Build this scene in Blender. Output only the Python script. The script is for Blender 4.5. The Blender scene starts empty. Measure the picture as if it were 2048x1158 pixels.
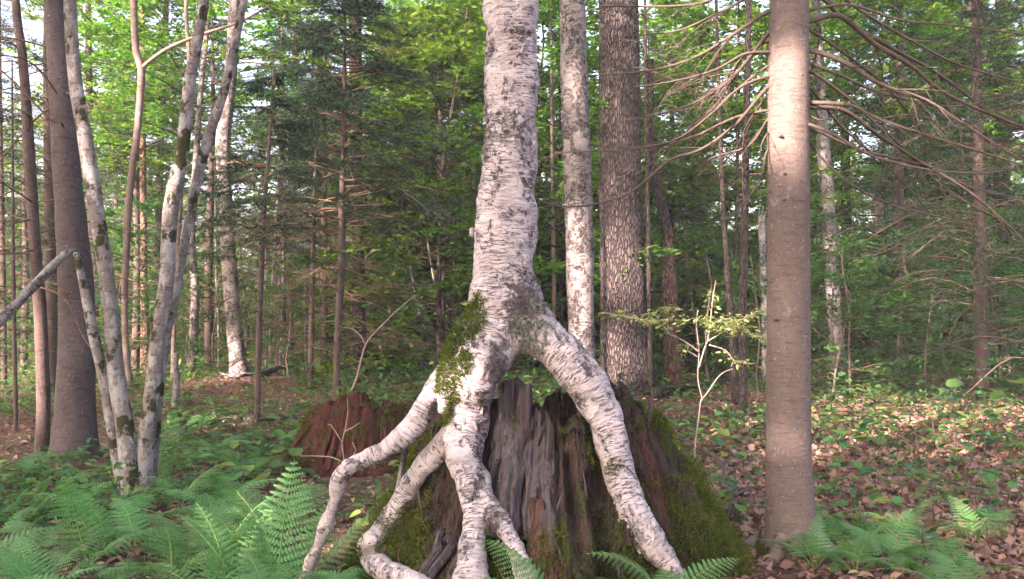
import bpy, math, random
import numpy as np
from mathutils import Vector

# ------------------------------------------------------------------ camera, sky, sun, exposure
scene = bpy.context.scene
F_PX = 1774.0; CAM_H = 1.5; HORIZON = 620.0
PITCH = math.atan((HORIZON - 579.0) / F_PX)
cam_data = bpy.data.cameras.new("camera")
cam_data.sensor_width = 36.0; cam_data.lens = 36.0 * F_PX / 2048.0
cam_data.clip_start = 0.05; cam_data.clip_end = 600
cam = bpy.data.objects.new("camera", cam_data)
scene.collection.objects.link(cam)
cam.location = (0, 0, CAM_H); cam.rotation_euler = (math.radians(90) + PITCH, 0, 0)
scene.camera = cam

SUN_AZ = 40.0      # degrees: light travels forward and to the right
SUN_EL = 27.0
L = np.array([math.sin(math.radians(SUN_AZ)) * math.cos(math.radians(SUN_EL)),
              math.cos(math.radians(SUN_AZ)) * math.cos(math.radians(SUN_EL)),
              -math.sin(math.radians(SUN_EL))])
world = bpy.data.worlds.new("World"); scene.world = world; world.use_nodes = True
wn = world.node_tree.nodes; wl = world.node_tree.links
sky = wn.new("ShaderNodeTexSky"); sky.sky_type = 'NISHITA'; sky.sun_disc = False
sky.sun_elevation = math.radians(SUN_EL); sky.sun_rotation = math.radians(180 + SUN_AZ)
sky.air_density = 0.8; sky.dust_density = 6.0; sky.ozone_density = 0.0
wl.new(sky.outputs[0], wn["Background"].inputs[0])
wn["Background"].inputs[1].default_value = 0.12
sun_data = bpy.data.lights.new("sun", 'SUN'); sun_data.energy = 5.0; sun_data.angle = math.radians(0.5)
sun_data.color = (1.0, 0.80, 0.68)
sun = bpy.data.objects.new("sun", sun_data); scene.collection.objects.link(sun)
sun.rotation_euler = Vector(L).to_track_quat('-Z', 'Y').to_euler()
vs = scene.view_settings
vs.view_transform = 'Standard'; vs.look = 'None'; vs.gamma = 1.0; vs.use_curve_mapping = False
vs.exposure = 2.85
cy = scene.cycles
cy.max_bounces = 4; cy.diffuse_bounces = 3; cy.glossy_bounces = 1; cy.transmission_bounces = 3
cy.transparent_max_bounces = 4; cy.caustics_reflective = False; cy.caustics_refractive = False
cy.use_denoising = True; cy.use_adaptive_sampling = True; cy.adaptive_threshold = 0.03; cy.sample_clamp_indirect = 6.0
scene.render.film_transparent = False

# ------------------------------------------------------------------ helpers
rng = np.random.default_rng(7)
random.seed(7)
COL = scene.collection
CP, SP = math.cos(PITCH), math.sin(PITCH)

def ray(px, py):
    x = (px - 1024.0) / F_PX; z = (579.0 - py) / F_PX
    return np.array([x, CP - z * SP, SP + z * CP])

def P(px, py, d):
    r = ray(px, py)
    return np.array([0, 0, CAM_H]) + r * (d / r[1])

def _h(ix, iy, iz, seed):
    n = (ix * 374761393 + iy * 668265263 + iz * 2147483647 + seed * 1274126177) & 0xffffffff
    n = ((n ^ (n >> 13)) * 1274126177) & 0xffffffff
    n = (n ^ (n >> 16)) & 0xffff
    return n / 65535.0

def noise(x, y, z=0.0, seed=0):
    x, y, z = np.broadcast_arrays(np.asarray(x, float), np.asarray(y, float), np.asarray(z, float))
    ix, iy, iz = np.floor(x).astype(np.int64), np.floor(y).astype(np.int64), np.floor(z).astype(np.int64)
    fx, fy, fz = x - ix, y - iy, z - iz
    fx, fy, fz = fx * fx * (3 - 2 * fx), fy * fy * (3 - 2 * fy), fz * fz * (3 - 2 * fz)
    def h(a, b, c): return _h(ix + a, iy + b, iz + c, seed)
    a = h(0,0,0) * (1-fx) + h(1,0,0) * fx; b = h(0,1,0) * (1-fx) + h(1,1,0) * fx
    c = h(0,0,1) * (1-fx) + h(1,0,1) * fx; d = h(0,1,1) * (1-fx) + h(1,1,1) * fx
    return ((a * (1-fy) + b * fy) * (1-fz) + (c * (1-fy) + d * fy) * fz) * 2 - 1

def fbm(x, y, z=0.0, seed=0, oct=3):
    s = 0; a = 1.0; f = 1.0
    for i in range(oct):
        s = s + a * noise(np.asarray(x) * f, np.asarray(y) * f, np.asarray(z) * f, seed + i * 17); a *= .5; f *= 2.03
    return s

MOUNDS = [(-4.6, 14.3, 0.35, 1.5), (-2.1, 10.6, .16, 1.6), (0.35, 5.2, 0.08, 1.8), (-4.4, 8.6, .08, .9), (1.72, 5.35, .05, .5),
          (2.0, 12.5, .12, 1.8), (-1.0, 16.0, .2, 2.5), (7, 17, .25, 3)]
def gz(x, y):
    x = np.asarray(x, float); y = np.asarray(y, float)
    z = 0.06 * noise(x * .35 + 3, y * .35, 0, 3) + 0.035 * noise(x * 1.1, y * 1.1, 0, 4) + .012 * noise(x * 3.3, y * 3.3, 0, 5)
    z = z + 0.010 * np.maximum(y - 8, 0) + .00025 * np.maximum(y - 18, 0) ** 2
    for (mx, my, h, s) in MOUNDS:
        z = z + h * np.exp(-((x - mx) ** 2 + (y - my) ** 2) / (2 * s * s))
    return z - .04

def ground_hit(px, py):
    r = ray(px, py); r = r / r[1]
    ds = np.linspace(2.0, 70, 3400)
    p = np.array([0, 0, CAM_H])[None] + ds[:, None] * r[None]
    below = p[:, 2] < gz(p[:, 0], p[:, 1])
    i = int(np.argmax(below)) if below.any() else len(ds) - 1
    return p[i]

def nmesh(name, V, F, attrs=None, smooth=True, mats=None, midx=None):
    """numpy -> mesh. F: (m,3|4) array or a list of such arrays; attrs: name -> (n,) or (n,3)"""
    V = np.asarray(V, np.float32)
    Fs = F if isinstance(F, list) else [F]
    Fs = [np.asarray(f, np.int32) for f in Fs if len(f)]
    me = bpy.data.meshes.new(name)
    me.vertices.add(len(V)); me.vertices.foreach_set("co", V.ravel())
    lt = np.concatenate([f.ravel() for f in Fs]); tot = np.concatenate([np.full(len(f), f.shape[1], np.int32) for f in Fs])
    st = np.concatenate([[0], np.cumsum(tot)[:-1]]).astype(np.int32)
    me.loops.add(len(lt)); me.loops.foreach_set("vertex_index", lt)
    me.polygons.add(len(tot)); me.polygons.foreach_set("loop_start", st)
    try: me.polygons.foreach_set("loop_total", tot)
    except Exception: pass
    me.polygons.foreach_set("use_smooth", np.full(len(tot), smooth))
    for k, a in (attrs or {}).items():
        a = np.asarray(a, np.float32)
        if a.ndim == 1:
            t = me.attributes.new(k, 'FLOAT', 'POINT'); t.data.foreach_set("value", a)
        else:
            t = me.attributes.new(k, 'FLOAT_VECTOR', 'POINT'); t.data.foreach_set("vector", a.ravel())
    for m in (mats or []): me.materials.append(m)
    if midx is not None: me.polygons.foreach_set("material_index", np.asarray(midx, np.int32))
    me.update(calc_edges=True)
    return me

def link(name, data, parent=None, loc=(0, 0, 0), rot=(0, 0, 0), scale=(1, 1, 1)):
    o = bpy.data.objects.new(name, data); COL.objects.link(o)
    o.location = loc; o.rotation_euler = rot; o.scale = scale
    if parent is not None: o.parent = parent
    return o

def tag(o, label=None, cat=None, group=None, kind=None):
    if label: o['label'] = label
    if cat: o['category'] = cat
    if group: o['group'] = group
    if kind: o['kind'] = kind
    return o

def thing(name, label, cat, loc=(0, 0, 0), rz=0.0, group=None, scale=1.0):
    o = link(name, None, None, tuple(float(v) for v in loc), (0, 0, rz), (scale,) * 3)
    o.empty_display_size = .2
    return tag(o, label, cat, group)

def part(name, me, parent, mat=None, local=False):
    """mesh given in world space under an unrotated root (or already local)"""
    if mat is not None:
        me.materials.clear(); me.materials.append(mat)
    if not local:
        lx = np.array(parent.location, np.float32)
        co = np.empty(len(me.vertices) * 3, np.float32); me.vertices.foreach_get("co", co)
        me.vertices.foreach_set("co", (co.reshape(-1, 3) - lx).ravel())
    return link(name, me, parent)

def copy_tree(o, parent=None):
    c = o.copy(); COL.objects.link(c); c.parent = parent
    for ch in o.children: copy_tree(ch, c)
    return c

def catmull(pts, rad, step):
    pts = np.asarray(pts, float); rad = np.asarray(rad, float)
    n = len(pts); out = []; ro = []
    for i in range(n - 1):
        p0 = pts[max(i-1, 0)]; p1 = pts[i]; p2 = pts[i+1]; p3 = pts[min(i+2, n-1)]
        m = max(1, int(np.linalg.norm(p2 - p1) / step))
        for k in range(m):
            t = k / m
            out.append(.5 * ((2*p1) + (p2-p0)*t + (2*p0-5*p1+4*p2-p3)*t*t + (3*p1-p0-3*p2+p3)*t**3))
            ro.append(rad[i] * (1-t) + rad[i+1] * t)
    out.append(pts[-1]); ro.append(rad[-1])
    return np.array(out), np.array(ro)

def frames(p):
    t = np.gradient(p, axis=0); t /= np.linalg.norm(t, axis=1)[:, None] + 1e-9
    ref = np.array([0, 1, 0.]) if abs(t[0][1]) < .9 else np.array([1, 0, 0.])
    u = np.zeros_like(p); v = np.zeros_like(p)
    a = ref - t[0] * ref.dot(t[0]); a /= np.linalg.norm(a)
    for i in range(len(p)):
        a = a - t[i] * a.dot(t[i]); a /= np.linalg.norm(a) + 1e-9
        u[i] = a; v[i] = np.cross(t[i], a)
    return t, u, v

def tube(pts, rad, seg=10, step=.1, rough=0.0, seed=0, cap=True, s0=0.0, flut=0.0, rfreq=6.0):
    """-> V, quads, tris, bark coordinates (straightened)"""
    p, r = catmull(pts, rad, step)
    t, u, v = frames(p); n = len(p)
    s = np.concatenate([[0], np.cumsum(np.linalg.norm(np.diff(p, axis=0), axis=1))]) + s0
    th = np.linspace(0, 2*np.pi, seg, endpoint=False)
    c, sn = np.cos(th), np.sin(th)
    rr = r[:, None] * np.ones(seg)[None]
    if rough:
        rr = rr * (1 + rough * fbm(c[None]*1.6 + 0*s[:, None], sn[None]*1.6 + 0*s[:, None], s[:, None]*rfreq + seed, seed, 3))
    if flut:
        rr = rr + flut * r[:, None] * np.maximum(0, np.cos(th*4 + seed))[None]
    V = p[:, None] + u[:, None] * (c * 1.0)[None, :, None] * rr[..., None] + v[:, None] * sn[None, :, None] * rr[..., None]
    B = np.stack([c[None] * r[:, None], sn[None] * r[:, None], s[:, None] + 0*th[None]], -1)
    i = np.arange(n-1)[:, None] * seg; j = np.arange(seg)[None]; j2 = (j + 1) % seg
    Q = np.stack([i + j, i + j2, i + seg + j2, i + seg + j], -1).reshape(-1, 4)
    V = V.reshape(-1, 3); B = B.reshape(-1, 3); T = np.zeros((0, 3), int)
    if cap:
        k = len(V); V = np.vstack([V, p[-1:] + t[-1:] * r[-1] * .3, p[:1]]); B = np.vstack([B, [[0, 0, s[-1]]], [[0, 0, s[0]]]])
        jj = np.arange(seg); b = (n-1) * seg
        T = np.vstack([np.stack([b + jj, b + (jj+1) % seg, np.full(seg, k)], -1), np.stack([(jj+1) % seg, jj, np.full(seg, k+1)], -1)])
    return V, Q, T, B

class Acc:
    """joins tubes / templates into one part"""
    def __init__(s): s.V=[]; s.Q=[]; s.T=[]; s.B=[]; s.R=[]; s.n=0
    def add(s, V, Q, T, B, rnd=None):
        if rnd is None: rnd = random.random()
        s.V.append(V); s.B.append(B); s.R.append(np.full(len(V), rnd) if np.isscalar(rnd) else rnd)
        if len(Q): s.Q.append(np.asarray(Q) + s.n)
        if len(T): s.T.append(np.asarray(T) + s.n)
        s.n += len(V)
    def mesh(s, name, mats=None, smooth=True):
        F = []
        if s.Q: F.append(np.vstack(s.Q))
        if s.T: F.append(np.vstack(s.T))
        return nmesh(name, np.vstack(s.V), F, {'bark': np.vstack(s.B), 'rnd': np.concatenate(s.R)}, smooth, mats)

def scatter(tV, tF, pos, X, Y, Z, size):
    """template copied n times with axes X,Y,Z (n,3) and size (n,) -> V,F,idx"""
    n = len(pos); m = len(tV)
    sz = np.broadcast_to(np.asarray(size, float).reshape(-1, 1), (n, 1))
    M = np.stack([X, Y, Z], 1) * sz[:, :, None]
    V = pos[:, None] + np.einsum('mk,nkj->nmj', tV, M)
    F = (np.arange(n)[:, None, None] * m + tF[None]).reshape(-1, tF.shape[1])
    return V.reshape(-1, 3), F, np.repeat(np.arange(n), m)

def axes_from(dirs, up_jit, rg, normal=None):
    """Y along dirs, Z near `normal`, returns X,Y,Z"""
    Y = dirs / (np.linalg.norm(dirs, axis=1)[:, None] + 1e-9)
    N = (np.array([[0, 0, 1.]]) if normal is None else normal) + rg.normal(0, up_jit, Y.shape)
    X = np.cross(Y, N); X /= np.linalg.norm(X, axis=1)[:, None] + 1e-9
    Z = np.cross(X, Y)
    return X, Y, Z

# ------------------------------------------------------------------ materials
def new_mat(name):
    m = bpy.data.materials.new(name); m.use_nodes = True
    nt = m.node_tree
    for n in list(nt.nodes): nt.nodes.remove(n)
    out = nt.nodes.new("ShaderNodeOutputMaterial")
    return m, nt, out

class N:
    def __init__(s, nt): s.nt = nt
    def new(s, t, **k):
        n = s.nt.nodes.new(t)
        for a, b in k.items(): setattr(n, a, b)
        return n
    def l(s, a, b): s.nt.links.new(a, b)
    def attr(s, name): return s.new("ShaderNodeAttribute", attribute_name=name)
    def noise(s, vec, scale, detail=3, rough=.55, lo=None, hi=None, dist=0.0):
        n = s.new("ShaderNodeTexNoise"); n.inputs["Scale"].default_value = scale
        n.inputs["Detail"].default_value = detail; n.inputs["Roughness"].default_value = rough; n.inputs["Distortion"].default_value = dist
        if vec is not None: s.l(vec, n.inputs["Vector"])
        return n.outputs["Fac"] if lo is None else s.ramp(n.outputs["Fac"], lo, hi)
    def ramp(s, v, lo, hi, a=0.0, b=1.0):
        n = s.new("ShaderNodeMapRange"); n.interpolation_type = 'SMOOTHSTEP'
        n.inputs["From Min"].default_value = lo; n.inputs["From Max"].default_value = hi
        n.inputs["To Min"].default_value = a; n.inputs["To Max"].default_value = b
        s.l(v, n.inputs["Value"]); return n.outputs["Result"]
    def scale(s, vec, xyz, add=(0, 0, 0)):
        n = s.new("ShaderNodeMapping"); n.inputs["Scale"].default_value = xyz; n.inputs["Location"].default_value = add
        s.l(vec, n.inputs["Vector"]); return n.outputs["Vector"]
    def mix(s, f, a, b):
        n = s.new("ShaderNodeMix", data_type='RGBA')
        for sock, v in ((n.inputs["Factor"], f), (n.inputs["A"], a), (n.inputs["B"], b)) if False else ((n.inputs[0], f), (n.inputs[6], a), (n.inputs[7], b)):
            if isinstance(v, (int, float)): sock.default_value = v
            elif isinstance(v, tuple): sock.default_value = (*v, 1) if len(v) == 3 else v
            else: s.l(v, sock)
        return n.outputs[2]
    def math(s, op, a, b=None):
        n = s.new("ShaderNodeMath", operation=op)
        for i, v in enumerate((a, b)):
            if v is None: continue
            if isinstance(v, (int, float)): n.inputs[i].default_value = v
            else: s.l(v, n.inputs[i])
        return n.outputs[0]
    def bump(s, h, strength, dist):
        n = s.new("ShaderNodeBump"); n.inputs["Strength"].default_value = strength; n.inputs["Distance"].default_value = dist
        s.l(h, n.inputs["Height"]); return n.outputs["Normal"]
    def bsdf(s, col, rough=.85, normal=None, spec=.25, out=None):
        b = s.new("ShaderNodeBsdfPrincipled"); b.inputs["Roughness"].default_value = rough
        b.inputs["Specular IOR Level"].default_value = spec
        if isinstance(col, tuple): b.inputs["Base Color"].default_value = (*col, 1)
        else: s.l(col, b.inputs["Base Color"])
        if normal is not None: s.l(normal, b.inputs["Normal"])
        if out is not None: s.l(b.outputs[0], out.inputs["Surface"])
        return b.outputs[0]

def mat_birch(name, white=(.76, .69, .70), grey=(.36, .31, .32), dark=(.055, .042, .045), tan=(.50, .33, .27), patch=.60, line=.60, fs=1.0, orient=True):
    m, nt, out = new_mat(name); n = N(nt)
    b = n.attr("bark").outputs["Vector"]
    gen = n.new("ShaderNodeObjectInfo").outputs["Random"]
    off = n.new("ShaderNodeVectorMath", operation='ADD'); n.l(b, off.inputs[0])
    cmb = n.new("ShaderNodeCombineXYZ"); n.l(n.math('MULTIPLY', gen, 31.0), cmb.inputs[2]); n.l(cmb.outputs[0], off.inputs[1]); b = off.outputs[0]
    tone = n.noise(n.scale(b, (7*fs, 7*fs, 5*fs)), 1, 4, .6)
    fine = n.noise(n.scale(b, (9*fs, 9*fs, 70*fs)), 1, 4, .65, dist=.4)
    lines = n.noise(n.scale(b, (14*fs, 14*fs, 170*fs)), 1, 3, .6, line, line + .07, dist=.5)
    lines2 = n.noise(n.scale(b, (22*fs, 22*fs, 90*fs), (4, 2, 1)), 1, 2, .5, line + .02, line + .10, dist=.9)
    clus = n.noise(n.scale(b, (6*fs, 6*fs, 4.2*fs), (2, 5, 9)), 1, 3, .6, .38, .58)
    pat = n.noise(n.scale(b, (9*fs, 9*fs, 7*fs), (11, 3, 2)), 1, 5, .72, patch, patch + .08, dist=.6)
    brk = n.noise(n.scale(b, (42*fs, 42*fs, 38*fs)), 1, 4, .75, .42, .56)
    ag = n.attr("age").outputs["Fac"]
    agn = n.ramp(n.math('ADD', n.math('MULTIPLY', ag, .24), n.noise(n.scale(b, (26*fs, 26*fs, 34*fs), (9, 9, 1)), 1, 6, .8)), .60, .72)
    pk = n.math('MAXIMUM', n.math('MULTIPLY', pat, brk), n.math('MULTIPLY', agn, n.ramp(ag, .05, .4)))
    fleck = n.noise(n.scale(b, (40*fs, 40*fs, 60*fs), (7, 7, 7)), 1, 4, .7, .62, .68)
    col = n.mix(n.ramp(tone, .35, .7), white, tuple(.72*w + .28*g for w, g in zip(white, grey)))
    col = n.mix(n.ramp(fine, .5, .78), col, tuple(.45*w + .55*g for w, g in zip(white, grey)))
    peel = n.noise(n.scale(b, (8*fs, 8*fs, 14*fs), (1, 8, 3)), 1, 4, .7, .60, .68)
    col = n.mix(n.math('MULTIPLY', peel, .55), col, tan)
    col = n.mix(n.math('MULTIPLY', ag, .35), col, tuple(.6*g + .4*t for g, t in zip(grey, tan)))
    ln = n.math('MULTIPLY', n.math('MAXIMUM', lines, lines2), n.ramp(clus, 0, 1, .22, .95))
    col = n.mix(ln, col, tuple(.35*g + .65*d for g, d in zip(grey, dark)))
    col = n.mix(n.math('MULTIPLY', fleck, .75), col, dark)
    col = n.mix(n.math('MULTIPLY', pk, .92), col, dark)
    h = n.math('SUBTRACT', n.math('SUBTRACT', n.math('MULTIPLY', fine, .8), n.math('MULTIPLY', ln, .7)), n.math('MULTIPLY', pk, 1.3))
    n.bsdf(col, .8, n.bump(h, .9, .014), .25, out)
    return m

def mat_bark(name, c1, c2, c3, ring=40.0, vert=0.0, spk=None, lich=None, moss=None, lichamt=.6, mossamt=.62, bstr=.6, bdist=.012, fs=1.0):
    """generic bark: ring = frequency of horizontal wrinkles, vert = frequency of vertical furrows"""
    m, nt, out = new_mat(name); n = N(nt)
    b = n.attr("bark").outputs["Vector"]
    gen = n.new("ShaderNodeObjectInfo").outputs["Random"]
    off = n.new("ShaderNodeVectorMath", operation='ADD'); n.l(b, off.inputs[0])
    cmb = n.new("ShaderNodeCombineXYZ"); n.l(n.math('MULTIPLY', gen, 23.0), cmb.inputs[2]); n.l(cmb.outputs[0], off.inputs[1]); b = off.outputs[0]
    tone = n.noise(n.scale(b, (4*fs, 4*fs, 2.2*fs)), 1, 4, .6)
    fin = n.noise(n.scale(b, (40*fs, 40*fs, 34*fs)), 1, 4, .7)
    col = n.mix(n.ramp(tone, .32, .68), c1, c2); h = n.math('MULTIPLY', fin, .5)
    if ring:
        rg = n.noise(n.scale(b, (11*fs, 11*fs, ring*fs)), 1, 4, .65, .5, .68, dist=.5)
        col = n.mix(n.math('MULTIPLY', rg, .6), col, c3); h = n.math('SUBTRACT', h, n.math('MULTIPLY', rg, .6))
    if vert:
        v = n.new("ShaderNodeTexVoronoi", feature='DISTANCE_TO_EDGE'); v.inputs["Scale"].default_value = 1.0
        wob = n.new("ShaderNodeTexNoise"); wob.inputs["Scale"].default_value = 9*fs; wob.inputs["Detail"].default_value = 3; n.l(b, wob.inputs["Vector"])
        va = n.new("ShaderNodeVectorMath", operation='MULTIPLY_ADD'); n.l(wob.outputs["Color"], va.inputs[0]); va.inputs[1].default_value = (.05, .05, .10); n.l(b, va.inputs[2])
        n.l(n.scale(va.outputs[0], (vert*fs, vert*fs, vert*.24*fs)), v.inputs["Vector"])
        fur = n.ramp(v.outputs["Distance"], .02, .22, 1.0, 0.0)
        col = n.mix(n.math('MULTIPLY', fur, .88), col, c3); h = n.math('SUBTRACT', h, n.math('MULTIPLY', fur, 1.6))
    col = n.mix(n.ramp(fin, .45, .75, 0, .45), col, c3)
    if spk:
        s = n.noise(n.scale(b, (60*fs, 60*fs, 85*fs), (3, 1, 2)), 1, 2, .6, .675, .70); col = n.mix(n.math('MULTIPLY', s, .85), col, spk)
    if lich:
        s = n.noise(n.scale(b, (9*fs, 9*fs, 6*fs), (5, 9, 2)), 1, 6, .72, lichamt, lichamt + .06); col = n.mix(n.math('MULTIPLY', s, .85), col, lich); h = n.math('ADD', h, n.math('MULTIPLY', s, .25))
    if moss:
        s = n.noise(n.scale(b, (6*fs, 6*fs, 5*fs), (1, 4, 7)), 1, 5, .6, mossamt, mossamt + .05)
        mc = n.mix(fin, moss, tuple(.4*q for q in moss)); col = n.mix(n.math('MULTIPLY', s, .95), col, mc); h = n.math('ADD', h, n.math('MULTIPLY', s, .8))
    n.bsdf(col, .88, n.bump(h, bstr, bdist), .2, out)
    return m

def mat_leaf(name, cols, trans=.42, rough=.55, tmul=(1.25, 1.5, .75), spec=.3):
    """cols: list of colours picked by the per-leaf 'rnd' attribute"""
    m, nt, out = new_mat(name); n = N(nt)
    r = n.attr("rnd").outputs["Fac"]
    cr = n.new("ShaderNodeValToRGB"); n.l(r, cr.inputs[0])
    e = cr.color_ramp.elements
    while len(e) < len(cols): e.new(.5)
    for i, c in enumerate(cols):
        e[i].position = i / max(1, len(cols) - 1); e[i].color = (*c, 1)
    oi = n.new("ShaderNodeObjectInfo")
    hsv = n.new("ShaderNodeHueSaturation"); n.l(cr.outputs[0], hsv.inputs["Color"])
    n.l(n.ramp(oi.outputs["Random"], 0, 1, .485, .515), hsv.inputs["Hue"]); n.l(n.ramp(oi.outputs["Random"], 0, 1, .85, 1.15), hsv.inputs["Value"])
    b = n.bsdf(hsv.outputs[0], rough, None, spec)
    if trans <= 0:
        n.l(b, out.inputs["Surface"]); return m
    t = n.new("ShaderNodeBsdfTranslucent")
    mu = n.new("ShaderNodeMix", data_type='RGBA', blend_type='MULTIPLY'); mu.inputs[0].default_value = 1; n.l(hsv.outputs[0], mu.inputs[6]); mu.inputs[7].default_value = (*tmul, 1)
    n.l(mu.outputs[2], t.inputs["Color"])
    mx = n.new("ShaderNodeMixShader"); mx.inputs[0].default_value = trans
    n.l(b, mx.inputs[1]); n.l(t.outputs[0], mx.inputs[2]); n.l(mx.outputs[0], out.inputs["Surface"])
    return m

def mat_wood(name, c1, c2, c3, fib=60.0, moss=None, mossamt=.55):
    m, nt, out = new_mat(name); n = N(nt)
    b = n.attr("bark").outputs["Vector"]
    tone = n.noise(n.scale(b, (5, 5, 1.6)), 1, 4, .65)
    fi = n.noise(n.scale(b, (fib, fib, 3.5)), 1, 5, .7, dist=.3)
    fi2 = n.noise(n.scale(b, (fib*.35, fib*.35, 1.6)), 1, 4, .65)
    col = n.mix(n.ramp(tone, .35, .65), c1, c2)
    col = n.mix(n.ramp(fi, .42, .7, 0, .8), col, c3); col = n.mix(n.ramp(fi2, .5, .72, 0, .8), col, tuple(.45*c for c in c3))
    h = n.math('SUBTRACT', 0.0, n.math('ADD', fi, n.math('MULTIPLY', fi2, 1.4)))
    if moss:
        g = n.new("ShaderNodeNewGeometry").outputs["Position"]
        s = n.noise(n.scale(g, (4, 4, 3)), 1, 5, .65, mossamt, mossamt + .08)
        f = n.noise(g, 55, 3, .7)
        col = n.mix(s, col, n.mix(f, moss, tuple(.35*q for q in moss))); h = n.math('ADD', h, n.math('MULTIPLY', s, .7))
    n.bsdf(col, .9, n.bump(h, 1.0, .02), .2, out)
    return m

def mat_ground():
    m, nt, out = new_mat("forest_floor"); n = N(nt)
    g = n.new("ShaderNodeNewGeometry").outputs["Position"]
    v = n.new("ShaderNodeTexVoronoi"); v.inputs["Scale"].default_value = 17; n.l(g, v.inputs["Vector"])
    t = n.noise(g, 1.1, 4, .6); f = n.noise(g, 30, 5, .75)
    col = n.mix(n.ramp(t, .35, .65), (.105, .058, .040), (.062, .040, .030))
    vr = n.new("ShaderNodeSeparateColor"); n.l(v.outputs["Color"], vr.inputs[0])
    col = n.mix(n.ramp(vr.outputs[0], .3, 1, 0, .8), col, (.20, .115, .085)); col = n.mix(n.ramp(f, .45, .7, 0, .8), col, (.025, .017, .014))
    gr = n.noise(g, .8, 4, .65, .54, .66); col = n.mix(n.math('MULTIPLY', gr, .6), col, (.030, .050, .022))
    h = n.math('ADD', n.math('MULTIPLY', v.outputs["Distance"], 1.0), f)
    n.bsdf(col, .95, n.bump(h, .9, .03), .15, out)
    return m

M = {}
M['birch'] = mat_birch("white_birch_bark", (.485, .415, .44), (.225, .178, .195), (.052, .038, .041), (.32, .20, .175), .545, .562)
M['birch_small'] = mat_birch("rough_birch_bark", (.265, .225, .228), (.15, .122, .124), (.045, .033, .032), (.24, .15, .12), .47, .55, .8)
M['birch_grey'] = mat_birch("grey_birch_bark", (.24, .215, .22), (.15, .13, .135), (.04, .032, .034), (.18, .13, .11), .50, .56, .7)
M['fir'] = mat_bark("fir_bark", (.130, .096, .089), (.168, .127, .118), (.072, .051, .048), 70, 0, (.36, .31, .32), (.20, .175, .175), None, .60, .6, .55, .007)
M['fir_big'] = mat_bark("old_fir_bark", (.070, .052, .056), (.098, .075, .080), (.034, .025, .027), 40, 0, (.30, .26, .28), (.22, .195, .21), None, .66, .6, .5, .010, .8)
M['hemlock'] = mat_bark("furrowed_bark", (.092, .070, .073), (.128, .098, .100), (.030, .022, .024), 0, 30, None, (.22, .19, .20), None, .70, .6, 1.0, .03)
M['maple'] = mat_bark("mossy_maple_bark", (.150, .126, .126), (.205, .175, .175), (.070, .052, .050), 45, 0, (.03, .025, .025), (.30, .275, .285), (.040, .040, .009), .50, .53, .8, .012)
M['maple_thin'] = mat_bark("thin_maple_bark", (.150, .105, .094), (.19, .14, .13), (.08, .055, .05), 45, 0, None, (.25, .22, .22), None, .60, .66, .4, .006)
M['spruce'] = mat_bark("spruce_bark", (.080, .054, .052), (.110, .076, .072), (.035, .024, .024), 50, 0, (.22, .18, .18), None, None, .6, .6, .7, .010, 1.3)
M['dark_trunk'] = mat_bark("dark_trunk_bark", (.070, .052, .050), (.100, .075, .070), (.026, .019, .019), 0, 34, None, (.19, .17, .17), None, .66, .6, .8, .015)
M['snag'] = mat_bark("decayed_red_bark", (.20, .115, .090), (.27, .160, .125), (.060, .033, .030), 0, 30, None, None, None, .6, .6, .9, .02)
M['dead'] = mat_bark("dead_branch_bark", (.085, .062, .054), (.120, .088, .076), (.042, .030, .028), 50, 0, None, (.17, .16, .155), None, .62, .6, .4, .004, 2.0)
M['twig'] = mat_bark("dead_twig_bark", (.110, .068, .052), (.165, .100, .072), (.05, .032, .028), 0, 0, None, None, None, .6, .6, .2, .002, 2.0)
M['pale_twig'] = mat_bark("pale_twig_bark", (.27, .19, .175), (.36, .265, .24), (.15, .10, .09), 40, 0, None, None, None, .6, .6, .2, .002, 2.0)
M['stick'] = mat_bark("fallen_stick_bark", (.070, .052, .052), (.11, .085, .085), (.03, .02, .02), 30, 0, None, (.2, .19, .19), None, .62, .6, .4, .003, 2.0)
M['wood_grey'] = mat_wood("grey_weathered_wood", (.128, .104, .116), (.085, .067, .074), (.040, .029, .031), 60, (.075, .080, .020), .60)
M['wood_red'] = mat_wood("reddish_rotten_wood", (.105, .052, .042), (.075, .038, .031), (.032, .015, .013), 55, (.070, .072, .016), .60)
M['wood_dark'] = mat_wood("dark_rotten_wood", (.046, .030, .027), (.066, .043, .038), (.015, .010, .009), 45, (.058, .064, .015), .52)
M['wood_crimson'] = mat_wood("crimson_rotten_wood", (.090, .027, .023), (.060, .020, .018), (.022, .009, .008), 60, (.055, .058, .013), .54)
M['moss'] = mat_leaf("moss_blades", [(.040, .056, .010), (.070, .092, .016), (.105, .120, .024), (.095, .072, .022)], .25, .9, (1.2, 1.2, .8), .05)
M['lichen'] = mat_leaf("lichen_scales", [(.13, .15, .125), (.20, .21, .18), (.16, .16, .14)], 0, .95, spec=.05)
M['fern'] = mat_leaf("fern_frond", [(.075, .185, .060), (.100, .230, .080), (.130, .260, .088), (.175, .265, .070)], .34, .5, (1.1, 1.45, .8))
M['fern_pale'] = mat_leaf("pale_fern_frond", [(.12, .24, .06), (.16, .28, .07)], .36, .5, (1.1, 1.3, .8))
M['herb'] = mat_leaf("broad_leaf", [(.038, .105, .040), (.060, .145, .048), (.085, .170, .045), (.135, .180, .040)], .38, .5, (1.15, 1.4, .7))
M['leaf'] = mat_leaf("hardwood_leaf", [(.060, .125, .022), (.085, .170, .028), (.120, .210, .032), (.180, .230, .038)], .52, .5, (1.3, 1.55, .6))
M['leaf_dark'] = mat_leaf("understory_leaf", [(.040, .105, .032), (.060, .140, .040), (.090, .170, .042)], .46, .5, (1.2, 1.5, .7))
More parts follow.
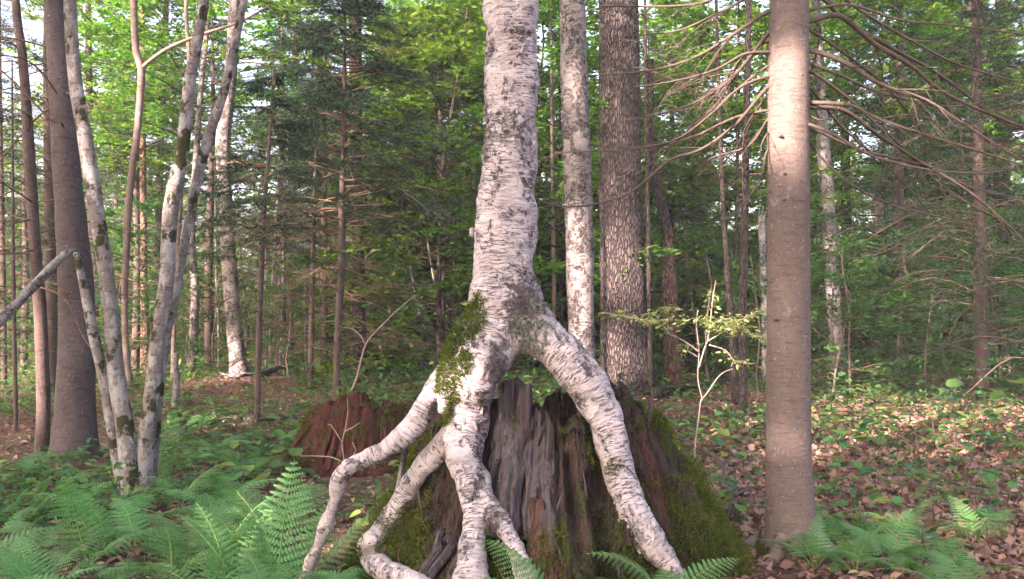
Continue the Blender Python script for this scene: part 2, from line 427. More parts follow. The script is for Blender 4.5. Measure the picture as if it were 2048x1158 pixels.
M['needle'] = mat_leaf("conifer_needle", [(.013, .032, .019), (.020, .046, .026), (.030, .058, .028), (.058, .056, .024)], .15, .6, (1.1, 1.3, .8))
M['needle_dead'] = mat_leaf("dead_needle_spray", [(.060, .046, .026), (.090, .062, .034), (.13, .080, .040)], .2, .8, (1.1, 1.1, .8))
M['shrub_leaf'] = mat_leaf("sunlit_shrub_leaf", [(.15, .21, .07), (.22, .27, .10), (.30, .32, .15)], .4, .5, (1.2, 1.3, .7))
M['litter'] = mat_leaf("dead_leaf", [(.105, .055, .046), (.190, .104, .086), (.275, .168, .140), (.085, .046, .036), (.38, .26, .20), (.27, .13, .075)], .12, .6, (1.2, 1, .8), .35)
M['ground'] = mat_ground()
M['boulder'] = mat_wood("pale_boulder", (.46, .43, .46), (.36, .33, .36), (.25, .22, .25), 8)
M['white_blaze'] = mat_bark("white_blaze_paint", (.80, .76, .76), (.72, .68, .68), (.55, .5, .5), 0, 0)

# ------------------------------------------------------------------ ground
def build_ground():
    def axis(lo, hi, c, n):
        t = np.linspace(-1, 1, n); k = 3.2
        s = np.sinh(t * k) / np.sinh(k)
        return np.where(s < 0, c + s * (c - lo), c + s * (hi - c))
    xs = axis(-110, 110, .3, 330); ys = axis(-60, 170, 6.0, 330)
    X, Y = np.meshgrid(xs, ys, indexing='ij'); Z = gz(X, Y)
    V = np.stack([X, Y, Z], -1).reshape(-1, 3)
    n, m = X.shape; i = np.arange(n-1)[:, None] * m; j = np.arange(m-1)[None]
    Q = np.stack([i+j, i+m+j, i+m+j+1, i+j+1], -1).reshape(-1, 4)
    o = link("ground", nmesh("ground", V, Q, None, True, [M['ground']])); tag(o, "brown forest floor with a thin cover of decayed leaves", None, None, 'structure')
build_ground()

# ------------------------------------------------------------------ leaf templates
def leaf_oval(w=.5, fold=.12):
    V = np.array([[0,0,0],[-w*.42,.3,fold*.5],[-w*.5*.72,.62,fold*.45],[0,1,-.10],[w*.5*.72,.62,fold*.45],[w*.42,.3,fold*.5],[0,.5,-.0]])
    F = np.array([[0,6,1],[1,6,2],[2,6,3],[3,6,4],[4,6,5],[5,6,0]])
    return V, F
def leaf_simple(w=.55, fold=.10):
    V = np.array([[0,0,0],[-w*.5,.45,fold],[0,1,-.06],[w*.5,.45,fold]]); F = np.array([[0,2,1],[0,3,2]])
    return V, F
def leaf_maple():
    o = [(0,.0),(.18,-.06),(.42,.05),(.34,.22),(.60,.42),(.36,.48),(.22,.60),(0,1.0),(-.22,.60),(-.36,.48),(-.60,.42),(-.34,.22),(-.42,.05),(-.18,-.06)]
    V = [(0,.32,.02)] + [(x, y, .10*abs(x) - .08*y*y) for x, y in o]
    F = [(0, i+1, (i+1) % len(o) + 1) for i in range(len(o))]
    return np.array(V, float), np.array(F)
def leaf_round(n=10):
    a = np.linspace(-.5*np.pi + .25, 1.5*np.pi - .25, n)
    V = [(0, .1, 0)] + [(.48*math.cos(t), .5 + .5*math.sin(t) + (.08 if abs(t - .5*np.pi) < .2 else 0), .07*abs(math.cos(t)) - .06*(.5+.5*math.sin(t))**2) for t in a]
    F = [(0, i+1, i+2) for i in range(n-1)]
    return np.array(V, float), np.array(F)

# ------------------------------------------------------------------ crowns
def hardwood(seed, H=6.0, R=2.2, zmin=.25, nb=26, twigs=9, leaves=16, lsize=.11, tpl=None, layered=True, r0=.05, bend=.3):
    """-> trunk mesh, limb mesh, leaf mesh data at origin"""
    rg = np.random.default_rng(seed); random.seed(seed)
    tp = np.array([[0,0,-.15]] + [[rg.normal(0, bend*k/6), rg.normal(0, bend*k/6), H*k/6] for k in range(1, 7)])
    tp[1:, :2] = np.cumsum(rg.normal(0, bend*.35, (6, 2)), axis=0)
    tr = np.array([r0*1.5, r0*1.05, r0*.9, r0*.75, r0*.6, r0*.4, r0*.12])
    acc = Acc(); acc.add(*tube(tp, tr, 8, .25, .06, seed))
    la = Acc(); pos = []; dirs = []
    pc, pr = catmull(tp, tr, .05)
    for b in range(nb):
        f = zmin + (1 - zmin) * (b + rg.random()) / nb
        i = min(int(f * (len(pc) - 1)), len(pc) - 1); p0 = pc[i]
        a = b * 2.399 + rg.normal(0, .4); 
        ln = R * (1.05 - .75 * max(0, (f - .35) / .65) ** 1.4) * rg.uniform(.6, 1.1)
        el = rg.uniform(.0, .45) if layered else rg.uniform(.2, .9)
        d = np.array([math.cos(a)*math.cos(el), math.sin(a)*math.cos(el), math.sin(el)])
        p1 = p0 + d * ln * .5 + rg.normal(0, .05*ln, 3); p2 = p0 + d * ln + np.array([0, 0, -.10*ln]) + rg.normal(0, .07*ln, 3)
        r = max(.006, pr[i] * .38)
        la.add(*tube([p0, p1, p2], [r, r*.7, r*.2], 4, .3, cap=False))
        bc, _ = catmull([p0, p1, p2], [1, 1, 1], .05)
        for t in range(twigs):
            q = bc[int((.25 + .75 * (t + rg.random()) / twigs) * (len(bc) - 1))]
            ta = a + rg.choice([-1, 1]) * rg.uniform(.3, 1.2)
            td = np.array([math.cos(ta), math.sin(ta), rg.normal(.05, .18)]); tl = rg.uniform(.25, .6) * (R / 2.2)
            k = np.linspace(.1, 1, leaves)[:, None]
            pp = q + td * tl * k + rg.normal(0, .035, (leaves, 3)) + np.array([0, 0, -.12]) * tl * k ** 2
            dd = td + rg.normal(0, .75, (leaves, 3)) * np.array([1, 1, .35])
            pos.append(pp); dirs.append(dd)
            if t % 2 == 0: la.add(*tube([q, q + td*tl*.5, q + td*tl], [r*.3, r*.22, r*.1], 3, .4, cap=False))
    pos = np.vstack(pos); dirs = np.vstack(dirs)
    X, Y, Z = axes_from(dirs, .42, rg)
    tV, tF = tpl or leaf_simple()
    V, F, idx = scatter(tV, tF, pos, X, Y, Z, lsize * rg.uniform(.6, 1.2, len(pos)))
    rnd = rg.random(len(pos)); me = nmesh("crown", V, F, {'rnd': rnd[idx]}, False)
    return acc.mesh("trunk"), la.mesh("limbs"), me

def needle_twigs(p, d, rg, n_needles=14, ln=.14, nl=.03, w=.005):
    """p,d: (k,3) twig roots and unit directions -> pos, dirs of needles"""
    k = len(p); t = np.linspace(.05, 1, n_needles)[None, :, None]
    L_ = ln * rg.uniform(.6, 1.2, (k, 1, 1))
    q = p[:, None] + d[:, None] * t * L_
    nd = d[:, None] * .9 + rg.normal(0, .65, (k, n_needles, 3))
    return q.reshape(-1, 3), nd.reshape(-1, 3)
NEEDLE_V = np.array([[-.10, 0, 0], [.10, 0, 0], [0, 1, 0]]); NEEDLE_F = np.array([[0, 1, 2]])

def conifer_crown(seed, z0, z1, R0, R1, nbr=60, twn=26, droop=.25, dead_below=0.0, nn=14, nl=.034, tl=.15, core=None):
    """needles + limbs around an axis; core(z)->xy offset"""
    rg = np.random.default_rng(seed); la = Acc(); P_ = []; D_ = []; R_ = []
    for b in range(nbr):
        f = (b + rg.random()) / nbr; z = z0 + (z1 - z0) * f
        a = rg.uniform(0, 2*np.pi); ln = (R0 + (R1 - R0) * f) * rg.uniform(.65, 1.15)
        c = core(z) if core else np.zeros(2); p0 = np.array([c[0], c[1], z])
        el = rg.normal(.12, .15); d = np.array([math.cos(a)*math.cos(el), math.sin(a)*math.cos(el), math.sin(el)])
        p1 = p0 + d * ln * .5; p2 = p0 + d * ln + np.array([0, 0, -droop * ln]); p3 = p2 + np.array([math.cos(a), math.sin(a), .1]) * ln * .12
        la.add(*tube([p0, p1, p2, p3], [.012, .009, .005, .002], 4, .25, cap=False))
        if z < dead_below: continue
        bc, _ = catmull([p0, p1, p2, p3], [1]*4, .04)
        ii = (rg.uniform(.22, 1, twn) * (len(bc) - 1)).astype(int); q = bc[ii]
        sd = rg.choice([-1, 1], twn) * rg.uniform(.5, 1.2, twn)
        td = np.stack([np.cos(a + sd), np.sin(a + sd), rg.normal(-.18, .15, twn)], 1)
        for sub in range(2):
            off = td * tl * sub * .9
            pp, dd = needle_twigs(q + off, td / np.linalg.norm(td, axis=1)[:, None], rg, nn, tl, nl)
            P_.append(pp); D_.append(dd); R_.append(np.clip(rg.random(len(pp)) * .7 + (.0 if f > .3 else .25), 0, 1))
    if not P_: return la.mesh("limbs"), None
    pos = np.vstack(P_); dirs = np.vstack(D_)
    X, Y, Z = axes_from(dirs, 1.0, rg)
    V, F, idx = scatter(NEEDLE_V, NEEDLE_F, pos, X, Y, Z, nl * rg.uniform(.7, 1.3, len(pos)))
    return la.mesh("limbs"), nmesh("crown", V, F, {'rnd': np.concatenate(R_)[idx]}, False)

# shared crown meshes
CROWNS = []
for k in range(5):
    t, l, c = hardwood(100 + k, H=6.5, R=2.4, zmin=.05, nb=58, twigs=10, leaves=17, lsize=.145, r0=.045)
    c.materials.append(M['leaf']); l.materials.append(M['dark_trunk']); t.materials.append(M['dark_trunk'])
    CROWNS.append((t, l, c))

def add_crown(root, z, k, s=1.0, xy=(0, 0), mat=None):
    """hardwood crown high on a trunk: limbs + leaves shared from a crown kind"""
    a = random.uniform(0, 6.28)
    o = link("crown", CROWNS[k % len(CROWNS)][2], root, (xy[0], xy[1], z), (0, 0, a), (s, s, s))
    l = link("limbs", CROWNS[k % len(CROWNS)][1], root, (xy[0], xy[1], z), (0, 0, a), (s, s, s))
    return o

# ------------------------------------------------------------------ trunks from their places
def stem_pts(spec, d, top=None, lean_d=0.0):
    """spec from top to base: (px,py,width px) -> world points base->top, radii"""
    spec = sorted(spec, key=lambda s: -s[1])
    pts = []; rad = []
    y0 = spec[0][1]
    for (px, py, w) in spec:
        dd = d + lean_d * (y0 - py) / 1000.0
        pts.append(P(px, py, dd)); rad.append(w * dd / F_PX / 2)
    pts = np.array(pts); rad = np.array(rad)
    base = pts[0].copy(); base[2] = gz(base[0], base[1]) - .12
    if base[2] < pts[0][2] - .02:
        pts = np.vstack([base, pts]); rad = np.concatenate([[rad[0] * 1.08], rad])
    if top and top > pts[-1][2] + .3:
        v = pts[-1] - pts[max(-3, -len(pts))]; v = v / v[2]
        v[:2] *= .6
        n = 3
        zs = np.linspace(pts[-1][2], top, n + 1)[1:]
        ext = np.array([pts[-1] + v * (z - pts[-1][2]) for z in zs]); er = np.linspace(rad[-1], rad[-1] * .4, n + 1)[1:]
        pts = np.vstack([pts, ext]); rad = np.concatenate([rad, er])
    return pts, rad

def trunk_tree(name, label, cat, spec, mat, d=None, top=9.0, group=None, seg=16, rough=.04, step=.12, crown=None, dead=0, deadlen=1.0, deadmat='twig', seed=1, lean_d=0.0, dead_z=(.6, 6), flut=0.0, stub_top=False):
    base = max(spec, key=lambda s: s[1])
    if d is None: d = ground_hit(base[0], base[1])[1]
    pts, rad = stem_pts(spec, d, top, lean_d)
    root = thing(name, label, cat, (pts[0][0], pts[0][1], gz(pts[0][0], pts[0][1])), group=group)
    a = Acc(); a.add(*tube(pts, rad, seg, step, rough, seed, flut=flut))
    part("trunk", a.mesh("trunk"), root, M[mat])
    rg = np.random.default_rng(seed + 50)
    if dead:
        pc, pr = catmull(pts, rad, .05)
        zz = rg.uniform(dead_z[0], dead_z[1], dead)
        for z in zz:
            i = int(np.argmin(abs(pc[:, 2] - z)));
            b = dead_branch(pc[i], rg.uniform(0, 6.28), deadlen * rg.uniform(.4, 1.1), max(.004, min(.012, pr[i]*.16)), rg)
            part("branch", b, root, M[deadmat])
    if crown:
        if d > 14.4: crown = [(crown[0][0] - 3.2, crown[0][1] + 2, .9)]
        elif d > 5 and crown[0][0] > 5: crown = [(max(9.0, crown[0][0] + 1.5), crown[0][1], .6)]
        for (z, k, s) in crown:
            i = int(np.argmin(abs(pts[:, 2] - z))); 
            add_crown(root, z - root.location[2], k, s, (pts[i][0] - root.location[0], pts[i][1] - root.location[1]))
    return root, pts, rad, d

def dead_branch(p0, a, ln, r, rg, el=None, twigs=7, droop=.22, fork=True):
    acc = Acc(); el = rg.normal(.05, .22) if el is None else el
    d = np.array([math.cos(a)*math.cos(el), math.sin(a)*math.cos(el), math.sin(el)])
    p = [p0, p0 + d*ln*.35 + rg.normal(0, .02*ln, 3), p0 + d*ln*.7 + np.array([0, 0, -droop*ln*.5]) + rg.normal(0, .03*ln, 3), p0 + d*ln + np.array([0, 0, -droop*ln]) + rg.normal(0, .04*ln, 3)]
    acc.add(*tube(p, [r, r*.75, r*.5, r*.15], 5, .12))
    bc, _ = catmull(p, [1]*4, .03)
    for t in range(twigs):
        i = int(rg.uniform(.25, .95) * (len(bc)-1)); q = bc[i]; ta = a + rg.choice([-1, 1]) * rg.uniform(.35, 1.0)
        tl = ln * rg.uniform(.15, .42); td = np.array([math.cos(ta), math.sin(ta), rg.normal(-.08, .22)])
        e = q + td*tl + np.array([0, 0, -.12*tl])
        acc.add(*tube([q, q + td*tl*.5 + rg.normal(0, .03*tl, 3), e], [r*.35, r*.25, r*.1], 3, .15, cap=False))
        if fork:
            for u in range(2):
                q2 = q + td*tl*rg.uniform(.3, .8); ta2 = ta + rg.choice([-1, 1]) * rg.uniform(.4, .9); t2 = tl * rg.uniform(.25, .5)
                acc.add(*tube([q2, q2 + np.array([math.cos(ta2), math.sin(ta2), rg.normal(-.05, .2)])*t2], [r*.18, r*.08], 3, .3, cap=False))
    return acc.mesh("branch")

def proj(p):
    """world points (n,3) -> pixel coordinates"""
    q = np.atleast_2d(p) - np.array([0, 0, CAM_H])
    fwd = q[:, 1] * CP + q[:, 2] * SP; up = -q[:, 1] * SP + q[:, 2] * CP
    return 1024 + F_PX * q[:, 0] / fwd, 579 - F_PX * up / fwd

# ------------------------------------------------------------------ the big stump
SC = np.array([.20, 5.22])
_PZ = [-.3, 0, .09, .386, .68, .97, 1.3]; _PR = [1.32, 1.16, 1.09, .955, .80, .66, .60]
def stump_R(th, z):
    r = np.interp(z, _PZ, _PR)
    r = r * (1 + .035 * np.sin(3*th + .6) + .025 * np.sin(5*th + 2.0))
    return r
def stump_hit(px, py):
    r = ray(px, py); r = r / r[1]
    ds = np.linspace(3.2, 5.3, 700); p = np.array([0, 0, CAM_H]) + ds[:, None] * r
    q = p[:, :2] - SC; rr = np.hypot(q[:, 0], q[:, 1]); th = np.arctan2(q[:, 1], q[:, 0])
    ins = (rr < stump_R(th, p[:, 2])) & (p[:, 2] < 1.05)
    return float(ds[np.argmax(ins)]) if ins.any() else None
def theta_of(px, z):
    th = np.linspace(-np.pi, 0, 600); r = stump_R(th, z)
    p = np.stack([SC[0] + r*np.cos(th), SC[1] + r*np.sin(th), th*0 + z], 1)
    x, _ = proj(p); return float(th[np.argmin(abs(x - px))])
def z_of(py, d): return float(P(1024, py, d)[2])

stump = thing("old_stump", "large decayed mossy stump under the arching birch roots", "stump", (SC[0], SC[1], gz(*SC)))
GROOVES = [(theta_of(1192, .55), .02, .10, .72, .20, .055), (theta_of(1092, .95), .0, .86, 1.2, .08, .03), (theta_of(872, .75), .0, .52, .92, .10, .05),
           (theta_of(1040, .3), 0, .05, .5, .05, .04), (theta_of(905, .45), 0, .2, .55, .05, .05)]
_cr = np.random.default_rng(45)
for _k in range(26):
    _z = _cr.uniform(-.1, .6); GROOVES.append((_cr.uniform(-3.0, -.1), _cr.normal(0, .06), _z, _z + _cr.uniform(.25, .6), _cr.uniform(.05, .12), _cr.uniform(.014, .028)))
def stump_disp(th, z):
    d = .040 * fbm(np.cos(th)*3.2, np.sin(th)*3.2, z*.9, 11, 3) + .075 * fbm(np.cos(th)*2.2, np.sin(th)*2.2, z*2.2, 16, 3)
    q = noise(th*7, z*3.0, 0, 17); d = d - .035*(q > .25) + .02*np.clip(noise(th*5, z*4.5, 0, 18), 0, 1)
    rid = 1 - abs(noise(th*13, z*1.0, 0, 12)); d = d + .034 * (rid**2 - .5)
    rid = 1 - abs(noise(th*34 + .6*noise(z*3, th*4, 0, 3), z*1.8, 0, 13)); d = d + .016 * (rid - .5)
    d = d + .008 * noise(th*90, z*5, 0, 14) + .012 * fbm(th*9, z*9, 0, 15)
    d = d - .045
    for (t0, sk, z0, z1, dep, wid) in GROOVES:
        d = d - dep * np.exp(-((th - t0 - sk*(z - z0)) / wid) ** 2) * np.clip((z - z0) / .08, 0, 1) * np.clip((z1 - z) / .08, 0, 1)
    return d
def stump_top(th):
    h = .93 + .10*noise(th*2.2, 0, 0, 21) + .09*noise(th*6, 0, 0, 22) + .05*noise(th*19, 0, 0, 23)
    h = h + .06*np.exp(-((th - theta_of(1290, .95)) / .16)**2) - .10*np.exp(-((th - theta_of(1215, .9)) / .12)**2)
    return h
def build_stump():
    nt, nz = 640, 120
    th = np.linspace(-np.pi, np.pi, nt, endpoint=False); t = np.linspace(0, 1, nz)
    top = stump_top(th); zb = -.22
    Z = zb + (top[None] - zb) * t[:, None]; TH = th[None] + 0*Z
    R = stump_R(TH, Z) + stump_disp(TH, Z)
    R = R - .03 * np.clip((t[:, None] - .93) / .07, 0, 1)
    # inner wall of the hollow
    ti = np.linspace(1, 0, 26)[1:]
    thick = .10 + .05*noise(th*3, 5, 0, 31)
    Zi = .42 + (top[None] - .02 - .42) * ti[:, None]; THi = th[None] + 0*Zi
    Ri = stump_R(THi, Zi) - thick[None] - .08*(1 - ti[:, None]) + .03*fbm(THi*8, Zi*1.5, 0, 33)
    Rall = np.vstack([R, Ri]); Zall = np.vstack([Z, Zi]); TA = np.vstack([TH, THi]); n = len(Rall)
    V = np.stack([SC[0] + Rall*np.cos(TA), SC[1] + Rall*np.sin(TA), Zall], -1).reshape(-1, 3)
    i = np.arange(n-1)[:, None]*nt; j = np.arange(nt)[None]; j2 = (j+1) % nt
    Q = np.stack([i+j, i+j2, i+nt+j2, i+nt+j], -1).reshape(-1, 4)
    k = len(V); V = np.vstack([V, [[SC[0], SC[1], .40]]])
    jj = np.arange(nt); T = np.stack([(n-1)*nt + jj, (n-1)*nt + (jj+1) % nt, np.full(nt, k)], -1)
    B = V - np.array([SC[0], SC[1], 0])
    part("stump_wall", nmesh("stump_wall", V, [Q, T], {'bark': B}), stump, M['wood_dark'])
build_stump()

def slab(px0, px1, zb, zt, mat, lift=.03, thick=.035, seed=0, name="wood_slab", jag=.10, zref=None, curl=0.0):
    zr = zref or (zb + zt) / 2
    a, b = theta_of(px0, zr), theta_of(px1, zr); nu, nv = 40, 56
    u = np.linspace(0, 1, nu); v = np.linspace(0, 1, nv)
    ztop = zt - jag * (.5 + .5*noise(u*5 + seed, seed, 0, 41)) - jag*.5*abs(noise(u*13 + seed, seed, 0, 42))
    zbot = zb + .5*jag * (noise(u*4 + seed, seed + 3, 0, 43))
    Z = zbot[None] + (ztop - zbot)[None] * v[:, None]
    edge = .022 * noise(Z*5, seed, 0, 44) + .012 * noise(Z*17, seed, 0, 49)
    TH = a + (b - a) * u[None] + np.where(u[None] < .5, 1, -1) * edge
    R = stump_R(TH, np.minimum(Z, 1.02)) + .75*stump_disp(TH, np.minimum(Z, .8)) + lift + .030*(1 - abs(noise(TH*26, Z*1.4, 0, 45 + seed))) + .012*noise(TH*75, Z*4, 0, 46 + seed) + .03*fbm(TH*7, Z*6, 0, 47 + seed, 3) - .03*(noise(TH*16, Z*5, 0, 48 + seed) > .35) + curl*np.clip(v[:, None] - .5, 0, 1)
    ed = np.minimum(u, 1 - u)[None] * nu; R = R - .02 * np.clip(1 - ed/2, 0, 1)
    def pos(R): return np.stack([SC[0] + R*np.cos(TH), SC[1] + R*np.sin(TH), Z], -1).reshape(-1, 3)
    V = np.vstack([pos(R), pos(R - thick - lift)])
    i = np.arange(nv-1)[:, None]*nu; j = np.arange(nu-1)[None]
    Q = np.stack([i+j, i+j+1, i+nu+j+1, i+nu+j], -1).reshape(-1, 4); m = nu*nv
    Q2 = Q[:, ::-1] + m
    e = []
    for k in range(nv-1): e += [[k*nu, (k+1)*nu, (k+1)*nu+m, k*nu+m], [k*nu+nu-1, k*nu+nu-1+m, (k+1)*nu+nu-1+m, (k+1)*nu+nu-1]]
    for k in range(nu-1): e += [[k, k+m, k+1+m, k+1], [(nv-1)*nu+k, (nv-1)*nu+k+1, (nv-1)*nu+k+1+m, (nv-1)*nu+k+m]]
    me = nmesh(name, V, np.vstack([Q, Q2, np.array(e)]), {'bark': V - np.array([SC[0], SC[1], 0]) + seed*.37})
    return part(name, me, stump, M[mat])
slab(978, 1050, .42, 1.17, 'wood_grey', .035, .05, 1, jag=.06)
slab(1046, 1112, .38, 1.02, 'wood_grey', .020, .05, 2, jag=.10)
slab(1058, 1108, .14, .66, 'wood_red', .035, .05, 33, jag=.07)
slab(1116, 1172, .30, 1.00, 'wood_dark', .030, .05, 4, jag=.16)
slab(1252, 1300, .55, 1.02, 'wood_dark', .020, .06, 5, jag=.08)
slab(1290, 1322, .36, .90, 'wood_red', .035, .05, 6, jag=.14)
slab(1302, 1345, .20, .55, 'wood_dark', .02, .05, 16, jag=.14)
slab(1150, 1166, .00, .34, 'wood_grey', .035, .03, 7, jag=.03)
slab(890, 925, .18, .46, 'wood_grey', .030, .03, 8, jag=.08)
slab(985, 1052, .05, .40, 'wood_red', .015, .03, 9, jag=.12)
slab(840, 900, .45, .95, 'wood_dark', .010, .05, 10, jag=.10)
slab(1216, 1250, .40, .94, 'wood_dark', .015, .05, 11, jag=.10)
slab(1118, 1140, .10, .42, 'wood_red', .030, .03, 12, jag=.10)
slab(845, 880, .10, .42, 'wood_grey', .02, .03, 13, jag=.10)
def root_stub():   # thin old root down the left flank
    pts = [P(812, 878, 4.66)] + [P(x, y, (stump_hit(x, y) or 4.9) + .02) for x, y in ((806, 925), (800, 960), (790, 1010), (776, 1060), (764, 1120))]
    a = Acc(); a.add(*tube(pts, [.016, .015, .017, .018, .018, .012], 8, .04, .12, 5)); part("old_root", a.mesh("old_root"), stump, M['birch_grey'])
root_stub()
def splinters():
    rg = np.random.default_rng(19)
    for k in range(90):
        th = rg.uniform(-2.9, -.2); z0 = rg.uniform(.1, .95) if k % 2 else float(stump_top(th)) - .06; l = rg.uniform(.04, .16)
        r0 = float(stump_R(th, z0) + stump_disp(th, z0)) + rg.uniform(.0, .05); a = th + rg.normal(0, .03)
        q = [np.array([SC[0] + (r0 + o)*math.cos(t), SC[1] + (r0 + o)*math.sin(t), z0 + dz]) for o, t, dz in ((-.02, th, -.05), (.005, th, 0), (rg.uniform(.0, .025), (th + a)/2, l*.5), (rg.uniform(-.02, .04), a, l))]
        t = Acc(); t.add(*tube(q, [.007, .008, .005, .0012], 4, .03, .2, k)); part("splinter", t.mesh("splinter"), stump, M[['wood_red', 'wood_grey', 'wood_dark'][k % 3]])
splinters()

MOSS_V = np.array([[-.16, 0, 0], [.16, 0, 0], [.10, .55, .06], [0, 1, .20], [-.10, .55, .06]]); MOSS_F = np.array([[0, 1, 2], [0, 2, 4], [4, 2, 3]])
def moss_part(pos, nrm, size, parent, rg, name="moss"):
    d = nrm * .7 + np.array([[0, 0, .45]]) + rg.normal(0, .55, pos.shape)
    X, Y, Z = axes_from(d, .8, rg, rg.normal(0, 1, pos.shape))
    V, F, idx = scatter(MOSS_V, MOSS_F, pos, X, Y, Z, size * rg.uniform(.6, 1.4, len(pos)))
    cl = .5 + .5*fbm(pos[:, 0]*7, pos[:, 1]*7, pos[:, 2]*7, 71, 2)
    me = nmesh(name, V, F, {'rnd': np.clip(.55*cl + .45*rg.random(len(pos)), 0, 1)[idx]}, False)
    o = part(name, me, parent, M['moss']); o['kind'] = 'stuff'; return o
def stump_moss():
    rg = np.random.default_rng(3); n = 190000
    th = rg.uniform(-np.pi, np.pi, n); z = rg.uniform(-.05, 1.0, n)
    z = np.minimum(z, stump_top(th) - .01)
    r = stump_R(th, z) + stump_disp(th, z)
    cush = .035*np.clip(.2 + fbm(th*9, z*9, 0, 63, 2), 0, 1.2)
    r = r + rg.choice([0, .015, .03, .045, .06], n)*(z > .05) + cush*rg.random(n)**.3
    p = np.stack([SC[0] + r*np.cos(th), SC[1] + r*np.sin(th), z], 1)
    px, py = proj(p)
    w = fbm(th*3.2, z*3.2, 0, 61, 4) + .55 - 1.25*z
    w = w + .55*((px > 1270) & (z < .62)) + .35*((px < 860) & (z < .62)) + .9*((z > stump_top(th) - .10) & (px > 1240)) - .3*((px > 980) & (px < 1110) & (z > .25))
    keep = w + rg.normal(0, .16, n) > -.03
    p = p[keep]; t = th[keep]
    nr = np.stack([np.cos(t), np.sin(t), t*0 + .3], 1)
    moss_part(p - nr*.004, nr, .017, stump, rg)
stump_moss()

# ------------------------------------------------------------------ the birch on the stump: one skin over trunk and roots
def rpath(spec, off=.75, dflt=4.75):
    pts = []; rad = []
    for s in spec:
        px, py, w = s[:3]; d = s[3] if len(s) > 3 else None
        if d is None:
            h = stump_hit(px, py); d = dflt if h is None else h
            d = d - off * w * d / F_PX / 2
        pts.append(P(px, py, d)); rad.append(w * d / F_PX / 2)
    p, r = catmull(pts, rad, .05); sd = len(pts)*1.7 + spec[0][0]*.01
    k_ = .25 if spec[0][1] < 0 else 1.0
    return p, r*(1 + k_*.065*noise(np.arange(len(r))*.33 + sd, sd, 0, 77) + k_*.05*noise(np.arange(len(r))*.9 + sd, sd, 0, 78))
LIMBS = [
 ("trunk", [(1010,-900,96,4.85),(1016,-420,102,4.8),(1019,-150,106,4.77),(1020,0,108,4.75),(1025,130,106,4.75),(1024,230,105,4.75),(1017,340,112,4.75),(1012,440,118,4.75),(1008,530,122,4.74),(1010,600,132,4.72),(1012,650,120,4.70)]),
 ("root", [(1002,610,118,4.72),(985,680,112,4.68),(955,740,96,4.58),(938,800,88),(930,860,86),(930,910,80),(940,960,58),(946,1020,50),(947,1070,50),(944,1110,58),(940,1158,68),(936,1215,72)]),
 ("root", [(1030,600,96,4.72),(1070,660,94,4.68),(1120,705,86,4.62),(1168,760,82,4.58),(1200,815,74,4.54),(1222,880,68,4.48),(1238,940,65,4.44),(1256,1000,66,4.38),(1282,1050,62,4.33),(1312,1092,54,4.30),(1340,1130,44,4.27),(1365,1180,34,4.25)]),
 ("root", [(940,680,60,4.70),(905,735,52,4.68),(872,775,46,4.66),(845,825,45,4.64),(812,872,43,4.62),(765,903,38,4.62),(715,925,38,4.62),(684,950,36,4.62),(671,995,31,4.64),(656,1040,28,4.66),(636,1090,27,4.70),(616,1135,26,4.74),(598,1180,24,4.80)]),
 ("root", [(905,870,52),(880,898,50),(850,932,47),(815,975,44),(790,1020,43),(768,1056,43),(745,1078,44),(738,1102,46),(758,1130,46),(800,1150,44),(850,1172,42),(900,1215,40)]),
 ("root", [(955,955,44),(972,990,32),(990,1024,32),(1010,1060,36),(1032,1100,42),(1052,1150,46),(1066,1205,46)]),
 ("root", [(985,600,56,4.70),(945,660,56,4.66),(912,720,50,4.62),(893,770,34,4.58),(886,820,20,4.52)]),
]
def surface_nets(f, org, h):
    s = f < 0
    c = np.zeros(tuple(q-1 for q in f.shape), np.int8)
    offs = [(i, j, k) for i in (0, 1) for j in (0, 1) for k in (0, 1)]
    nx, ny, nz = f.shape
    for (i, j, k) in offs: c += s[i:nx-1+i, j:ny-1+j, k:nz-1+k]
    act = np.argwhere((c > 0) & (c < 8))
    vals = {o: f[act[:, 0]+o[0], act[:, 1]+o[1], act[:, 2]+o[2]] for o in offs}
    acc = np.zeros((len(act), 3)); cnt = np.zeros(len(act))
    for a in offs:
        for ax in range(3):
            if a[ax]: continue
            b = list(a); b[ax] = 1; b = tuple(b)
            va, vb = vals[a], vals[b]; m = (va < 0) != (vb < 0)
            t = np.where(m, va / np.where(m, va - vb, 1), 0)
            q = np.tile(np.array(a, float), (len(act), 1)); q[:, ax] += t
            acc[m] += q[m]; cnt[m] += 1
    V = org + h * (act + acc / cnt[:, None])
    idx = np.full(c.shape, -1, np.int64); idx[act[:, 0], act[:, 1], act[:, 2]] = np.arange(len(act))
    Q = []
    for ax in range(3):
        a1, a2 = (ax+1) % 3, (ax+2) % 3
        sl0 = [slice(None)]*3; sl1 = [slice(None)]*3; sl0[ax] = slice(0, -1); sl1[ax] = slice(1, None)
        e = np.argwhere(s[tuple(sl0)] != s[tuple(sl1)])
        e = e[(e[:, a1] > 0) & (e[:, a2] > 0) & (e[:, a1] < f.shape[a1]-1) & (e[:, a2] < f.shape[a2]-1)]
        def at(d1, d2):
            g = e.copy(); g[:, a1] -= d1; g[:, a2] -= d2; return idx[g[:, 0], g[:, 1], g[:, 2]]
        q = np.stack([at(1, 1), at(0, 1), at(0, 0), at(1, 0)], 1)
        flip = ~s[e[:, 0], e[:, 1], e[:, 2]]
        q[flip] = q[flip][:, ::-1]; Q.append(q)
    Q = np.vstack(Q); return V, Q[(Q >= 0).all(1)]

